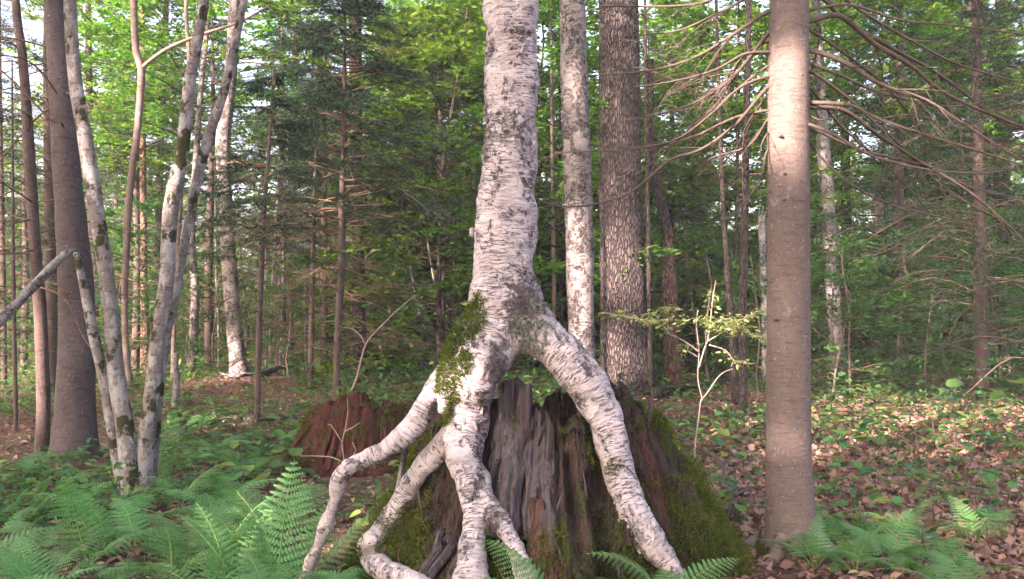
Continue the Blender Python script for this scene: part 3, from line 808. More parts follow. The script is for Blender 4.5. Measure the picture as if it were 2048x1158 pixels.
birch = thing("birch_tree", "large white birch standing on stilt-like roots astride the old stump", "tree", (0.0, 4.72, .9))
def build_birch():
    paths = [rpath(sp) for _, sp in LIMBS]
    allp = np.vstack([p for p, r in paths])
    top = 3.9
    lo = allp.min(0) - .14; hi = allp.max(0) + .14; hi[2] = top; h = .0105
    n = np.ceil((hi - lo) / h).astype(int) + 1
    f = None
    for p, r in paths:
        g = np.full(n, .5, np.float32)
        for a, b, ra, rb in zip(p[:-1], p[1:], r[:-1], r[1:]):
            mrg = max(ra, rb) + .12
            l_ = np.maximum(((np.minimum(a, b) - mrg - lo) / h).astype(int), 0); u_ = np.minimum(((np.maximum(a, b) + mrg - lo) / h).astype(int) + 1, n)
            if (u_ <= l_).any(): continue
            X = [lo[k] + h*np.arange(l_[k], u_[k], dtype=np.float32) for k in range(3)]
            ba = b - a; L2 = ba.dot(ba) + 1e-12
            dx = X[0][:, None, None] - a[0]; dy = X[1][None, :, None] - a[1]; dz = X[2][None, None] - a[2]
            t = np.clip((dx*ba[0] + dy*ba[1] + dz*ba[2]) / L2, 0, 1)
            d = np.sqrt((dx - t*ba[0])**2 + (dy - t*ba[1])**2 + (dz - t*ba[2])**2) - (ra + (rb - ra)*t)
            sl = tuple(slice(l_[k], u_[k]) for k in range(3)); g[sl] = np.minimum(g[sl], d)
        if f is None: f = g
        else:
            k = .055; hh = np.clip(.5 + .5*(g - f)/k, 0, 1); f = g*(1-hh) + f*hh - k*hh*(1-hh)
    f[:, :, 0] = .5; f[:, :, -1] = .5
    V, Q = surface_nets(f, lo, h)
    # nearest limb and straightened bark coordinates per limb
    D = []; BC = []
    for p, r in paths:
        t_, u_, v_ = frames(p); s = np.concatenate([[0], np.cumsum(np.linalg.norm(np.diff(p, axis=0), axis=1))])
        best = np.full(len(V), 9.0); B = np.zeros((len(V), 3))
        for i in range(len(p)-1):
            ba = p[i+1] - p[i]; L2 = ba.dot(ba); t = np.clip((V - p[i]) @ ba / L2, 0, 1)
            c = p[i] + t[:, None]*ba; dv = V - c; d = np.linalg.norm(dv, axis=1) - (r[i] + (r[i+1]-r[i])*t)
            m = d < best; best[m] = d[m]
            B[m] = np.stack([dv[m] @ u_[i], dv[m] @ v_[i], s[i] + (s[i+1]-s[i])*t[m]], 1)
        D.append(best); BC.append(B)
    D = np.array(D)
    def smooth(A, it):
        for _ in range(it):
            acc = np.zeros_like(A); cn = np.zeros(len(A))
            for a, b in ((0, 1), (1, 2), (2, 3), (3, 0)):
                for k in range(3): acc[:, k] += np.bincount(Q[:, a], A[Q[:, b], k], len(A)) + np.bincount(Q[:, b], A[Q[:, a], k], len(A))
                cn += np.bincount(Q[:, a], minlength=len(A)) + np.bincount(Q[:, b], minlength=len(A))
            A = .4*A + .6*acc/cn[:, None]
        return A
    BC = [smooth(b, 14) for b in BC]
    # uneven bark relief
    fn = np.cross(V[Q[:, 1]] - V[Q[:, 0]], V[Q[:, 3]] - V[Q[:, 0]])
    def vnorm():
        fn = np.cross(V[Q[:, 2]] - V[Q[:, 0]], V[Q[:, 3]] - V[Q[:, 1]]); nr = np.zeros_like(V)
        for k in range(4): np.add.at(nr, Q[:, k], fn)
        return nr / (np.linalg.norm(nr, axis=1)[:, None] + 1e-9)
    for it in range(2):      # light smoothing
        acc = np.zeros_like(V); cn = np.zeros(len(V))
        for a, b in ((0, 1), (1, 2), (2, 3), (3, 0)):
            np.add.at(acc, Q[:, a], V[Q[:, b]]); np.add.at(acc, Q[:, b], V[Q[:, a]]); np.add.at(cn, Q[:, a], 1); np.add.at(cn, Q[:, b], 1)
        V = V*.5 + .5*acc/cn[:, None]
    nr = vnorm(); lm = D.argmin(0); B0 = np.choose(lm[:, None], BC)
    rel = .014*fbm(V[:, 0]*8, V[:, 1]*8, V[:, 2]*8, 51, 4) + .0022*noise(B0[:, 0]*10, B0[:, 1]*10, B0[:, 2]*75, 52)
    gn = fbm(V[:, 0]*16, V[:, 1]*16, V[:, 2]*16, 57, 3); px, py = proj(V)
    crotch = np.exp(-((px - 1040)/70)**2 - ((py - 640)/70)**2) + .8*np.exp(-((px - 985)/28)**2 - ((py - 740)/50)**2)
    rel = rel + .016*crotch*gn
    age = 1.0*np.exp(-((px - 1050)/48)**2 - ((py - 610)/75)**2) + .9*np.exp(-((px - 990)/26)**2 - ((py - 735)/50)**2) + .6*np.exp(-((px - 962)/12)**2)*((py > 780) & (py < 980)) + .8*np.exp(-((px - 985)/22)**2 - ((py - 1040)/40)**2)
    age = age + .55*np.exp(-((px - 1015)/40)**2 - ((py - 245)/45)**2) + .5*np.exp(-((px - 1030)/35)**2 - ((py - 70)/35)**2) + .5*np.exp(-((px - 1055)/22)**2 - ((py - 340)/90)**2) + .5*np.exp(-((px - 968)/14)**2)*((py > 80) & (py < 330)) + .5*np.exp(-((px - 1262)/20)**2 - ((py - 1055)/45)**2)
    age = age + .55*np.clip((.55 - V[:, 2])/.5, 0, 1)*np.clip(.5 + fbm(V[:, 0]*6, V[:, 1]*6, V[:, 2]*6, 58, 2), 0, 1)
    age = np.clip(age, 0, 1)
    V = V + nr*rel[:, None]; nr = vnorm()
    if (nr * (V - V.mean(0))).sum() < 0: Q = Q[:, ::-1]; nr = -nr
    fl = D[:, Q].mean(2).argmin(0)
    for k, (nm, _) in enumerate(LIMBS):
        q = Q[fl == k]
        if len(q) < 5: continue
        used = np.unique(q); mp = np.full(len(V), -1); mp[used] = np.arange(len(used))
        B = BC[k][used].copy(); B[:, 2] += k*3.7
        me = nmesh(nm, V[used], mp[q], {'bark': B, 'age': age[used]})
        o = part(nm, me, birch, M['birch'])
        me.normals_split_custom_set_from_vertices(nr[used].tolist())
    # trunk above the frame
    p, r = paths[0]; m = p[:, 2] > top - .03
    order = np.argsort(p[m][:, 2]); pu = p[m][order]; ru = r[m][order]
    pu = np.vstack([pu[::6], pu[-1] + [.05, .1, 1.5], pu[-1] + [.0, .3, 3.5], pu[-1] + [.2, .4, 5.5]]); ru = np.concatenate([ru[::6], [.12, .09, .05]])
    a = Acc(); a.add(*tube(pu, ru, 20, .12, .03, 2)); part("trunk", a.mesh("trunk"), birch, M['birch'])
    for z, k, s in ((7.6, 0, .6), (9.0, 2, .6)): add_crown(birch, z, k, s, (.1, .2))
    # moss on the left shoulder
    rg = np.random.default_rng(9); px, py = proj(V)
    lx = np.interp(py, [590, 640, 700, 760, 800, 850], [958, 945, 905, 895, 905, 893])     # axis of the moss band
    wd = np.interp(py, [590, 640, 700, 760, 800, 850], [10, 26, 42, 34, 16, 6])
    ms = (abs(px - lx) < wd*(1.25 + .5*fbm(V[:, 0]*14, V[:, 1]*14, V[:, 2]*14, 66, 2))) & (py > 585) & (py < 850) & (nr[:, 1] < .55) & (lm != 3)
    pm = 1 - abs(px - lx)/(wd + 1) + .9*fbm(V[:, 0]*22, V[:, 1]*22, V[:, 2]*22, 70, 3)
    ii = np.where(ms & (pm > .12))[0]; ii = rg.choice(ii, min(12000, len(ii)*7)); pp = V[ii] + rg.normal(0, .006, (len(ii), 3)) - nr[ii]*.002
    moss_part(pp, nr[ii], .016, birch, rg)
    ms = (np.hypot((px - 1228)/14, (py - 930)/22) < 1 + .6*noise(V[:, 0]*30, V[:, 1]*30, V[:, 2]*30, 67)) & (nr[:, 1] < 0)
    ii = np.where(ms)[0]
    if len(ii): ii = rg.choice(ii, 500); moss_part(V[ii], nr[ii], .011, birch, rg)
    # lichen scales in the fork
    ms = (np.hypot((px - 1062)/32, (py - 655)/48) < 1 + .7*noise(V[:, 0]*22, V[:, 1]*22, V[:, 2]*22, 68)) & (nr[:, 1] < .2)
    ii = np.where(ms)[0]; ii = ii[fbm(V[ii, 0]*30, V[ii, 1]*30, V[ii, 2]*30, 69, 2) > -.15]; ii = rg.choice(ii, min(900, len(ii)*2)); pp = V[ii] + nr[ii]*.003 + rg.normal(0, .004, (len(ii), 3))
    tV, tF = leaf_round(7); X, Y, Z = axes_from(rg.normal(0, 1, (len(ii), 3)), .35, rg, nr[ii])
    VV, FF, ix = scatter(tV - [0, .5, 0], tF, pp, X, Y, Z, .012*rg.uniform(.5, 1.4, len(ii)))
    o = part("lichen", nmesh("lichen", VV, FF, {'rnd': rg.random(len(ii))[ix]}, False), birch, M['lichen']); o['kind'] = 'stuff'
    # curls of loose bark
    def curl(px0, py0, w, hgt, sd):
        dd = (px - px0)**2 + (py - py0)**2 + 1e4*(nr[:, 1] > .1); i = int(np.argmin(dd)); c = V[i]; nn = nr[i]
        tx = np.cross([0, 0, 1.], nn); tx /= np.linalg.norm(tx); tz = np.cross(nn, tx)
        g = np.random.default_rng(sd); a = g.uniform(-.5, .5); tx, tz = tx*math.cos(a) + tz*math.sin(a), tz*math.cos(a) - tx*math.sin(a)
        nu, nv = 7, 5; VV = []
        for vi in range(nv):
            for ui in range(nu):
                ang = ui/(nu-1)*g.uniform(1.6, 2.6); rr = w*.45*(1 - .15*ui/(nu-1))
                hh = (vi/(nv-1) - .5)*hgt*(1 + .25*noise(ui*.9, sd)) + .004*noise(ui*1.3, vi*1.7, sd)
                VV.append(c + tx*rr*math.sin(ang) + nn*(rr*(1 - math.cos(ang)) + .001) + tz*hh)
        VV = np.array(VV); i_ = np.arange(nv-1)[:, None]*nu; j_ = np.arange(nu-1)[None]
        Q_ = np.stack([i_+j_, i_+j_+1, i_+nu+j_+1, i_+nu+j_], -1).reshape(-1, 4)
        me = nmesh("bark_curl", VV, Q_, {'bark': np.stack([VV[:, 0], VV[:, 1], VV[:, 2]], 1)})
        o = part("bark_curl", me, birch, M['birch']); s = o.modifiers.new("thick", 'SOLIDIFY'); s.thickness = .002
    g = np.random.default_rng(12)
    for k in range(60):
        t = g.random()
        if k < 20: x, y = 1225 + g.normal(0, 10) + t*55, 985 + t*110 + g.normal(0, 12)
        elif k < 28: x, y = 1232 + t*90 + g.normal(0, 8), 930 + t*170
        elif k < 38: x, y = 1010 + g.normal(0, 50), 30 + g.random()*450
        elif k < 48: continue
        else: x, y = 940 + g.normal(0, 20), 780 + g.random()*330
        curl(x, y, g.uniform(.008, .024)*(2.0 if 28 <= k < 38 else 1), g.uniform(.012, .05)*(1.8 if 28 <= k < 38 else 1), k)
build_birch()

# ------------------------------------------------------------------ named trees, left to right
def b_(px, py): return float(ground_hit(px, py)[1])

trunk_tree("fir_tree", "thick dark fir trunk flaring at its pale base among the ferns", "tree",
    [(100,-160,36),(108,0,39),(120,150,44),(130,300,49),(143,450,58),(154,600,65),(152,760,72),(150,850,80),(149,890,90),(148,915,102)], 'fir_big', seg=22, top=12, dead=26, deadlen=2.0, dead_z=(3.2, 8), seed=3, crown=[(8.5, 1, .9)], flut=.04)
trunk_tree("spruce_tree", "slender brown spruce trunk with a tan sunlit patch beside the thick fir", "tree",
    [(31,0,16),(44,104,17),(54,233,20),(62,363,22),(72,518,22),(79,603,24),(84,707,25),(87,812,26),(85,880,27),(84,912,32)], 'spruce', top=10, dead=40, deadlen=1.7, dead_z=(1.6, 7.5), seed=4)
trunk_tree("spruce_tree", "dim spruce trunk half hidden behind the thick fir", "tree",
    [(96,150,18),(98,310,20),(101,518,22),(104,700,24),(106,800,26)], 'spruce', d=13.5, top=10, dead=30, deadlen=1.9, dead_z=(1.4, 8), seed=5)
trunk_tree("spruce_tree", "thin dark spruce trunk standing left of the slender brown spruce", "tree",
    [(0,250,9),(3,390,10),(7,600,10),(9,780,11)], 'spruce', d=16, top=9, dead=26, deadlen=1.6, dead_z=(1, 8), seed=6)
trunk_tree("spruce_sapling", "very thin bare sapling in the shade left of the slender spruce", "sapling",
    [(26,480,7),(28,630,8),(31,780,8),(31,868,9)], 'spruce', d=10.6, top=4.5, seg=8, dead=18, deadlen=.8, dead_z=(.5, 4), seed=7)

# maple clump: one thing, several stems
MD = b_(270, 1004)
clump = thing("maple_clump", "clump of lichen-grey maple stems with moss patches rising from one base", "tree", (*P(272, 1004, MD)[:2], gz(*P(272, 1004, MD)[:2])))
for k, (sp, mt, dz, tp) in enumerate([
    ([(136,-200,22),(140,0,24),(150,155,26),(176,311,30),(192,415,29),(212,545,30),(220,613,29),(234,760,32),(252,865,36),(260,950,42),(264,1006,50)], 'maple', 0, 8),
    ([(152,505,11),(165,560,16),(185,660,21),(208,760,22),(225,860,23),(245,960,27),(258,1004,30)], 'maple', .10, None),
    ([(418,-120,18),(409,0,19),(381,155,23),(363,311,26),(342,415,30),(332,570,29),(320,640,29),(307,760,30),(294,865,33),(286,950,37),(280,1006,46)], 'maple', .05, 8),
    ([(500,-60,12),(482,30,15),(451,171,18),(415,280,20),(389,383,19),(363,518,18),(350,592,18),(331,681,18),(320,760,19),(310,865,21),(302,950,25),(294,1004,32)], 'maple', .22, 7)]):
    pts, rad = stem_pts(sp, MD + dz, tp)
    a = Acc(); a.add(*tube(pts, rad, 16, .08, .06, 20 + k, rfreq=5)); part("stem", a.mesh("stem"), clump, M['maple'])
CST = [o for o in clump.children if o.name.startswith("stem")]
def clump_branch(spec, d, r0):
    pts = [P(x, y, d + dd) for x, y, dd in spec]; a = Acc(); a.add(*tube(pts, np.linspace(r0, r0*.4, len(pts)), 8, .08, .05, 3)); part("branch", a.mesh("branch"), clump, M['maple_thin'])
add_crown(clump, 7.4, 3, .6, (-.3, 0))
def clump_moss():
    rg = np.random.default_rng(33)
    for (px, py, dpt, rw) in [(190,385,0,16),(198,468,0,17),(232,676,0,18),(150,150,0,13),(262,930,0,20),(292,930,.05,22),(312,640,.05,16),(346,400,.05,16),(300,865,.05,18),(330,520,.05,15),(180,330,0,14),(222,590,0,12),(215,790,.1,12),(240,930,.1,14),(318,745,.2,12)]:
        c = P(px, py, MD + dpt); r = rw*MD/F_PX/2
        n = 240; v = rg.normal(0, 1, (n, 3)); v /= np.linalg.norm(v, axis=1)[:, None]; v[:, 1] = -abs(v[:, 1])
        pp = c + v * np.array([r*1.04, r*1.04, 0]) / (np.hypot(v[:, 0], v[:, 1])[:, None] + .05) * np.array([1, 1, 0]) + np.array([0, 0, 1]) * (v[:, 2:3] * r * rg.uniform(.3, 1.1, (n, 1)))
        nn = v.copy(); nn[:, 2] *= .3
        o = moss_part(pp, nn, .018, clump, rg, "moss_patch"); o.parent = min(CST, key=lambda q: abs({0: 0, .1: 1, .05: 2, .2: 3}[dpt] - CST.index(q)))
clump_moss()

r_, pts_, rad_, d_ = trunk_tree("maple_sapling", "slim pinkish-brown maple stem forking behind the grey maple clump", "tree",
    [(262,-60,13),(267,0,14),(272,104,14),(283,140,15),(275,259,14),(259,389,14),(251,544,13),(249,602,12),(252,700,12),(262,780,12)], 'maple_thin', top=8, seg=10, seed=31, crown=[(6.2, 2, .7)])
a = Acc(); a.add(*tube([P(281, 138, d_), P(330, 100, d_-.1), P(400, 70, d_-.2), P(480, 44, d_-.3), P(540, 10, d_-.35)], [.035, .03, .026, .02, .012], 7, .15, .05, 1)); part("branch", a.mesh("branch"), r_, M['maple_thin'])
a = Acc(); a.add(*tube([P(372, 0, d_+.4), P(374, 60, d_+.4), P(378, 120, d_+.35), P(372, 260, d_+.3), P(360, 420, d_+.3), P(350, 600, d_+.3), P(345, 762, d_+.3)], [.03, .032, .034, .034, .034, .034, .036], 8, .15, .05, 2))
t_ = thing("maple_sapling", "thin straight stem rising behind the right-hand maple stems", "tree", (*P(345, 762, d_+.3)[:2], gz(*P(345, 762, d_+.3)[:2]))); part("trunk", a.mesh("trunk"), t_, M['maple_thin'])

def leaning_limb():
    d = b_(149, 912)
    p1 = P(150, 500, d - .32); p0 = P(0, 640, d - .75); v = p0 - p1
    p2 = p0 + v*.8 + np.array([0, -.1, -.02]); p3 = p0 + v*1.75; p3[2] = gz(p3[0], p3[1]) - .03
    t = thing("broken_limb", "pale broken limb leaning against the thick fir trunk", "branch", (p3[0], p3[1], gz(p3[0], p3[1])))
    a = Acc(); a.add(*tube([p3, p2, p0, (p0*.5 + p1*.5) + [0, 0, .03], p1*.85 + p0*.15 + [0, 0, .05], p1], np.array([22, 21, 19, 17, 15, 12]) * d/F_PX/2, 12, .08, .08, 4)); part("limb", a.mesh("limb"), t, M['birch_grey'])
    a = Acc(); a.add(*tube([p1, p1 + [.05, .05, -.03], p1 + [.09, .1, -.10]], [.022, .014, .004], 6, .03)); part("stub", a.mesh("stub"), t, M['stick'])
leaning_limb()

bd, bp, br, bdd = trunk_tree("birch_tree", "tall rough-barked birch with spreading roots on a leafy mound behind the maple clump", "tree",
    [(472,-80,20),(469,0,22),(461,155,24),(446,285,29),(451,389,25),(453,440,27),(459,540,30),(467,640,29),(475,718,33),(480,755,44),(483,783,62)], 'birch_small', d=14.2, top=11, seed=41, crown=[(8.2, 4, .9)], flut=.1, dead=5, deadlen=1.2, dead_z=(3, 6))
for k, (x, y, w) in enumerate([(430, 775, 13), (450, 795, 12), (500, 800, 13), (520, 778, 12), (470, 803, 10)]):
    e = P(x, y + 6, bdd - .15); a = Acc(); a.add(*tube([P(481, 745, bdd), P((481 + x)/2, (748 + y)/2, bdd - .22), e, e + (e - P(481, 745, bdd))*.3 + [0, 0, -.12]], np.array([w*1.6, w*1.2, w*.8, w*.4])*bdd/F_PX/2, 8, .05, .08, k)); part("root", a.mesh("root"), bd, M['birch_small'])
trunk_tree("birch_tree", "slim white birch between the maple clump and the rough-barked birch", "tree",
    [(420,0,9),(402,180,11),(392,320,12),(384,460,13),(390,579,17),(388,658,18),(383,742,20)], 'birch_small', d=16.2, top=10, seed=42, seg=12, crown=[(7.5, 1, .8)])
# stub snag
def snag_stub():
    d = b_(352, 815); t = thing("broken_snag", "short grey broken-off stub standing in the herbs behind the maple clump", "snag", (*P(352, 815, d)[:2], gz(*P(352, 815, d)[:2])))
    a = Acc(); a.add(*tube([P(352, 835, d), P(351, 800, d), P(354, 760, d), P(350, 735, d), P(351, 708, d)], np.array([16, 14, 14, 13, 11])*d/F_PX/2, 12, .04, .15, 8)); part("trunk", a.mesh("trunk"), t, M['birch_grey'])
snag_stub()

# pale slender stems of the thicket
POLE = [([(431,440,4),(433,560,5),(437,660,5),(438,738,5)],17),([(480,500,4),(487,560,5),(493,650,5),(491,715,5)],18),([(556,380,5),(547,540,6),(541,660,6),(543,742,7)],17.2),([(568,420,4),(566,560,5),(563,660,6),(561,742,6)],17.5),
        ([(570,400,4),(567,620,5),(568,738,5)],18.2),([(531,560,4),(528,650,5),(532,730,5)],17.8),([(610,500,4),(611,640,5),(612,750,5)],17),([(638,560,3),(640,650,4),(639,715,4)],19),([(772,540,4),(777,600,5),(782,650,5),(786,704,5)],20),
        ([(820,525,5),(834,600,6),(850,660,6),(868,706,7)],18.5),([(868,560,4),(886,640,6),(905,690,6)],17)]
for i, (sp, d) in enumerate(POLE):
    trunk_tree("sapling_pole", "pale slender bare pole stem in the shaded thicket", "sapling", sp, 'birch_grey', d=d, top=4.5, group="pale poles in the shaded thicket", seg=7, seed=60 + i, dead=4, deadlen=.7, dead_z=(1, 4))

def spruce(name, label, spec, d, H, seed, R0=1.5, nbr=70, dead_to=.45, tw=26, z0=.9, group=None, ndead=24, dl=1.4):
    pts, rad = stem_pts(spec, d, H)
    rad = np.maximum(rad, .012)
    root = thing(name, label, "tree", (pts[0][0], pts[0][1], gz(pts[0][0], pts[0][1])), group=group)
    a = Acc(); a.add(*tube(pts, rad, 12, .15, .05, seed)); part("trunk", a.mesh("trunk"), root, M['spruce'])
    core = lambda z: np.array([np.interp(z, pts[:, 2], pts[:, 0]), np.interp(z, pts[:, 2], pts[:, 1])])
    l, c = conifer_crown(seed, dead_to*H, H*1.0, R0, .15, nbr, tw, .22, 0, nn=19, nl=.042, tl=.17, core=core)
    part("limbs", l, root, M['twig']); part("crown", c, root, M['needle'])
    rg = np.random.default_rng(seed + 5)
    for k in range(ndead):
        z = z0 + (dead_to*H + .6 - z0) * (k + rg.random())/ndead; c2 = core(z)
        part("branch", dead_branch(np.array([c2[0], c2[1], z]), rg.uniform(0, 6.28), dl*rg.uniform(.5, 1.15), .008, rg, twigs=12), root, M['twig'])
    return root
spruce("spruce_tree", "young spruce with bare whorled lower branches growing behind the red stump", [(690,20,4),(689,100,7),(688,250,10),(684,400,14),(683,520,15),(679,603,15),(675,686,14),(673,769,14),(673,815,15)], 12.2, 6.4, 71, 2.0, 120, .40, 32)
spruce("spruce_tree", "spindly spruce pole between the rough-barked birch and the young spruce", [(545,190,4),(538,300,7),(530,400,9),(525,500,10),(520,600,11),(517,720,12),(514,858,13)], 10.6, 4.4, 72, 1.0, 34, .5, 18, ndead=20, dl=1.1)
spruce("spruce_tree", "small shaded spruce left of the young spruce in the thicket", [(632,300,5),(628,420,8),(625,560,10),(622,700,11),(620,800,12)], 13.6, 5.2, 73, 1.3, 44, .48, 20, ndead=22, dl=1.3)
trunk_tree("hemlock_tree", "dark upright trunk directly behind the young spruce", "tree",
    [(711,0,25),(711,120,26),(712,300,26),(715,500,26),(718,650,27),(722,765,32)], 'dark_trunk', d=16.5, top=12, seed=44, crown=[(8.6, 0, .9)], dead=30, deadlen=2.0, dead_z=(1.5, 7))
# leaning split stump piece at spruce foot and curved stem
def curved_stem():
    d = 11.6; t = thing("sapling_pole", "thin forked stem curving up beside the young spruce", "sapling", (*P(700, 778, d)[:2], gz(*P(700, 778, d)[:2])))
    a = Acc(); a.add(*tube([P(698, 790, d), P(712, 760, d), P(722, 720, d), P(731, 690, d), P(745, 670, d), P(790, 625, d), P(830, 590, d)], [.014, .013, .012, .011, .010, .008, .004], 7, .06, .06, 2)); part("stem", a.mesh("stem"), t, M['pale_twig'])
    a = Acc(); a.add(*tube([P(731, 692, d), P(722, 672, d), P(705, 658, d), P(685, 655, d)], [.009, .008, .006, .003], 6, .06)); part("branch", a.mesh("branch"), t, M['pale_twig'])
    tV, tF = leaf_maple(); rg = np.random.default_rng(5)
    for k in range(14):
        q = P(rg.uniform(720, 880), rg.uniform(608, 650), d + rg.uniform(-.2, .2)); X, Y, Z = axes_from(rg.normal(0, 1, (1, 3))*[1, 1, .2], .2, rg)
        V, F, ix = scatter(tV, tF, q[None], X, Y, Z, .13); part("leaf", nmesh("leaf", V, F, {'rnd': np.full(len(V), rg.random())}, False), t, M['herb'])
curved_stem()

trunk_tree("birch_tree", "rough flaky-barked birch trunk with a bright sunlit band right of the big birch", "tree",
    [(1142,-160,50),(1145,0,52),(1150,200,55),(1156,350,56),(1158,450,56),(1160,550,54),(1163,680,52),(1166,800,56),(1168,870,70)], 'birch_small', d=8.6, top=11, seg=20, seed=45, rough=.05, step=.06, crown=[(7.5, 3, .9)])
trunk_tree("hemlock_tree", "massive furrowed dark hemlock trunk behind the big birch", "tree",
    [(1234,-160,76),(1237,0,78),(1240,300,83),(1243,500,85),(1247,660,92),(1251,730,102),(1255,790,124)], 'hemlock', d=13.6, top=14, seg=36, seed=46, rough=.05, step=.12, crown=[(9.5, 1, 1.0)], dead=8, deadlen=1.5, dead_z=(3, 7), flut=.05)
for i, (sp, d, lb) in enumerate([([(1104,250,7),(1106,420,8),(1108,560,9),(1110,690,9)], 15, "thin tan stem between the big birch and the flaky birch"), ([(1120,300,6),(1121,500,6),(1124,660,7)], 16, "very thin dark stem beside the flaky birch trunk"),
       ([(1292,200,8),(1296,420,9),(1298,600,9),(1302,770,10)], 13.2, "thin dark stem close along the right side of the massive hemlock"),
       ([(935,220,9),(930,420,12),(928,600,14),(930,690,15)], 19, "dim trunk in the thicket close left of the big birch")]):
    trunk_tree("sapling_pole", lb, "sapling", sp, 'maple_thin' if i == 0 else 'dark_trunk', d=d, top=7, seg=8, seed=80 + i, crown=[(4.5, i, .5)] if i in (0, 3) else None)

def snag(name, label, spec, d, mat, top_h=.3, seed=1, shards=9):
    pts, rad = stem_pts(spec, d, None)
    root = thing(name, label, "snag", (pts[0][0], pts[0][1], gz(pts[0][0], pts[0][1])))
    a = Acc(); a.add(*tube(pts, rad, 18, .08, .12, seed)); part("trunk", a.mesh("trunk"), root, M[mat])
    rg = np.random.default_rng(seed); c = pts[-1]; r = rad[-1]
    for k in range(shards):
        an = k/shards*6.28; q = c + np.array([math.cos(an), math.sin(an), 0])*r*.8; hh = top_h*rg.uniform(.3, 1.0)
        b = Acc(); b.add(*tube([q - [0, 0, .25], q + [0, 0, .02], q + np.array([rg.normal(0, .03), rg.normal(0, .03), hh])], [r*.36, r*.3, r*.05], 5, .06, .1, k)); part("splinter", b.mesh("splinter"), root, M[mat])
    return root
s1 = snag("broken_snag", "reddish rotten snag with a splintered top right of the massive hemlock", [(1334,480,24),(1338,560,31),(1341,640,30),(1342,700,30),(1345,745,36)], 14.5, 'snag', .5, 91)
a = Acc(); dq = 14.5; a.add(*tube([P(1337, 490, dq), P(1328, 430, dq), P(1318, 385, dq), P(1306, 330, dq), P(1300, 250, dq+.1), P(1302, 120, dq+.3)], np.array([22, 22, 22, 18, 16, 14])*dq/F_PX/2, 12, .1, .06, 3)); part("upper_trunk", a.mesh("upper_trunk"), s1, M['dark_trunk'])
trunk_tree("maple_tree", "slim grey trunk between the rotten snag and the smooth fir", "tree", [(1440,250,8),(1445,381,9),(1452,497,11),(1461,625,15),(1468,750,15),(1470,800,16)], 'dark_trunk', d=12.5, top=9, seg=10, seed=92, crown=[(6, 2, .7)])
trunk_tree("maple_tree", "brownish curving trunk close left of the smooth fir", "tree", [(1496,120,12),(1492,280,14),(1489,480,15),(1485,640,17),(1487,760,16),(1487,838,17)], 'dark_trunk', d=11.4, top=9, seg=10, seed=93, crown=[(6, 4, .7)], dead=5, deadlen=1.0, dead_z=(1.5, 4))
trunk_tree("maple_tree", "slender dim trunk between the slim grey trunk and the brownish curving one", "tree", [(1476,220,6),(1474,380,8),(1472,560,9),(1474,720,10)], 'dark_trunk', d=16, top=9, seg=8, seed=94, crown=[(6.5, 0, .7)])
snag("broken_snag", "thin grey snag with a pale torn top touching the smooth fir outline", [(1524,440,14),(1527,540,15),(1530,640,15),(1532,740,16)], 14.8, 'birch_grey', .3, 95, 6)

trunk_tree("birch_tree", "leaning grey birch trunk right of the smooth fir", "tree", [(1636,100,20),(1644,250,24),(1652,355,26),(1657,424,26),(1662,527,28),(1669,631,30),(1675,720,30),(1681,776,34)], 'birch_grey', d=15.5, top=10, seg=14, seed=96, crown=[(7.5, 1, .8)])
s2 = snag("broken_snag", "thick pale-barked snag with stripped hanging fibres at its top", [(1741,512,34),(1739,580,36),(1741,640,40),(1742,680,44),(1742,702,50)], 20.5, 'snag', .5, 97, 10)
rg_ = np.random.default_rng(98)
for k in range(9):
    d = 20.3; x0 = 1752 + rg_.uniform(-8, 10); x1 = 1722 + rg_.uniform(0, 28); a = Acc()
    a.add(*tube([P(1750 + rg_.uniform(-4, 6), 372, d), P(x0 + 8, 400, d), P(x0 + 2, 440, d), P((x0 + x1)/2 + 4, 480, d), P(x1, 515 + rg_.uniform(-10, 25), d)], [.016, .016, .015, .013, .008], 5, .15)); part("fibre", a.mesh("fibre"), s2, M['pale_twig'])
trunk_tree("hemlock_tree", "dark trunk standing close behind the thick snag", "tree", [(1690,300,18),(1694,480,20),(1697,600,22),(1699,700,24)], 'dark_trunk', d=21.5, top=11, seg=10, seed=99, crown=[(7.5, 3, .9)])
bz, bzp, bzr, bzd = trunk_tree("hemlock_tree", "distant trunk marked with a white paint blaze", "tree", [(1915,300,18),(1919,480,20),(1924,560,21),(1929,640,22),(1932,705,24)], 'dark_trunk', d=20.5, top=11, seg=14, seed=101, crown=[(7.5, 2, .9)])
for k, (yy, hh) in enumerate([(584, 13), (597, 7)]):
    c = P(1930, yy, bzd); rr = 22*bzd/F_PX/2*1.06; th = np.linspace(-1.35, -.35, 7) - .15; zz = np.linspace(-1, 1, 4)*hh*bzd/F_PX/2
    c = P(1926, yy, bzd)
    V = np.array([[c[0] + rr*math.cos(t), c[1] + rr*math.sin(t), c[2] + z*(1 + .3*noise(t*4, z*9 + k))] for z in zz for t in th]); i = np.arange(3)[:, None]*7; j = np.arange(6)[None]
    o = part("paint_blaze", nmesh("paint_blaze", V, np.stack([i+j, i+j+1, i+7+j+1, i+7+j], -1).reshape(-1, 4), {'bark': V}), bz, M['white_blaze']); m_ = o.modifiers.new("thick", 'SOLIDIFY'); m_.thickness = .01; m_.offset = 0
trunk_tree("hemlock_tree", "dark paired trunk right of the blazed trunk", "tree", [(1950,420,14),(1955,560,17),(1958,640,18),(1962,712,20)], 'dark_trunk', d=20, top=10, seg=10, seed=102, crown=[(7.5, 0, .8)])
trunk_tree("hemlock_tree", "brown trunk at the far end of the blazed group", "tree", [(1978,440,14),(1981,560,16),(1984,640,18),(1986,715,20)], 'dark_trunk', d=20.6, top=10, seg=10, seed=103, crown=[(7.5, 4, .8)])
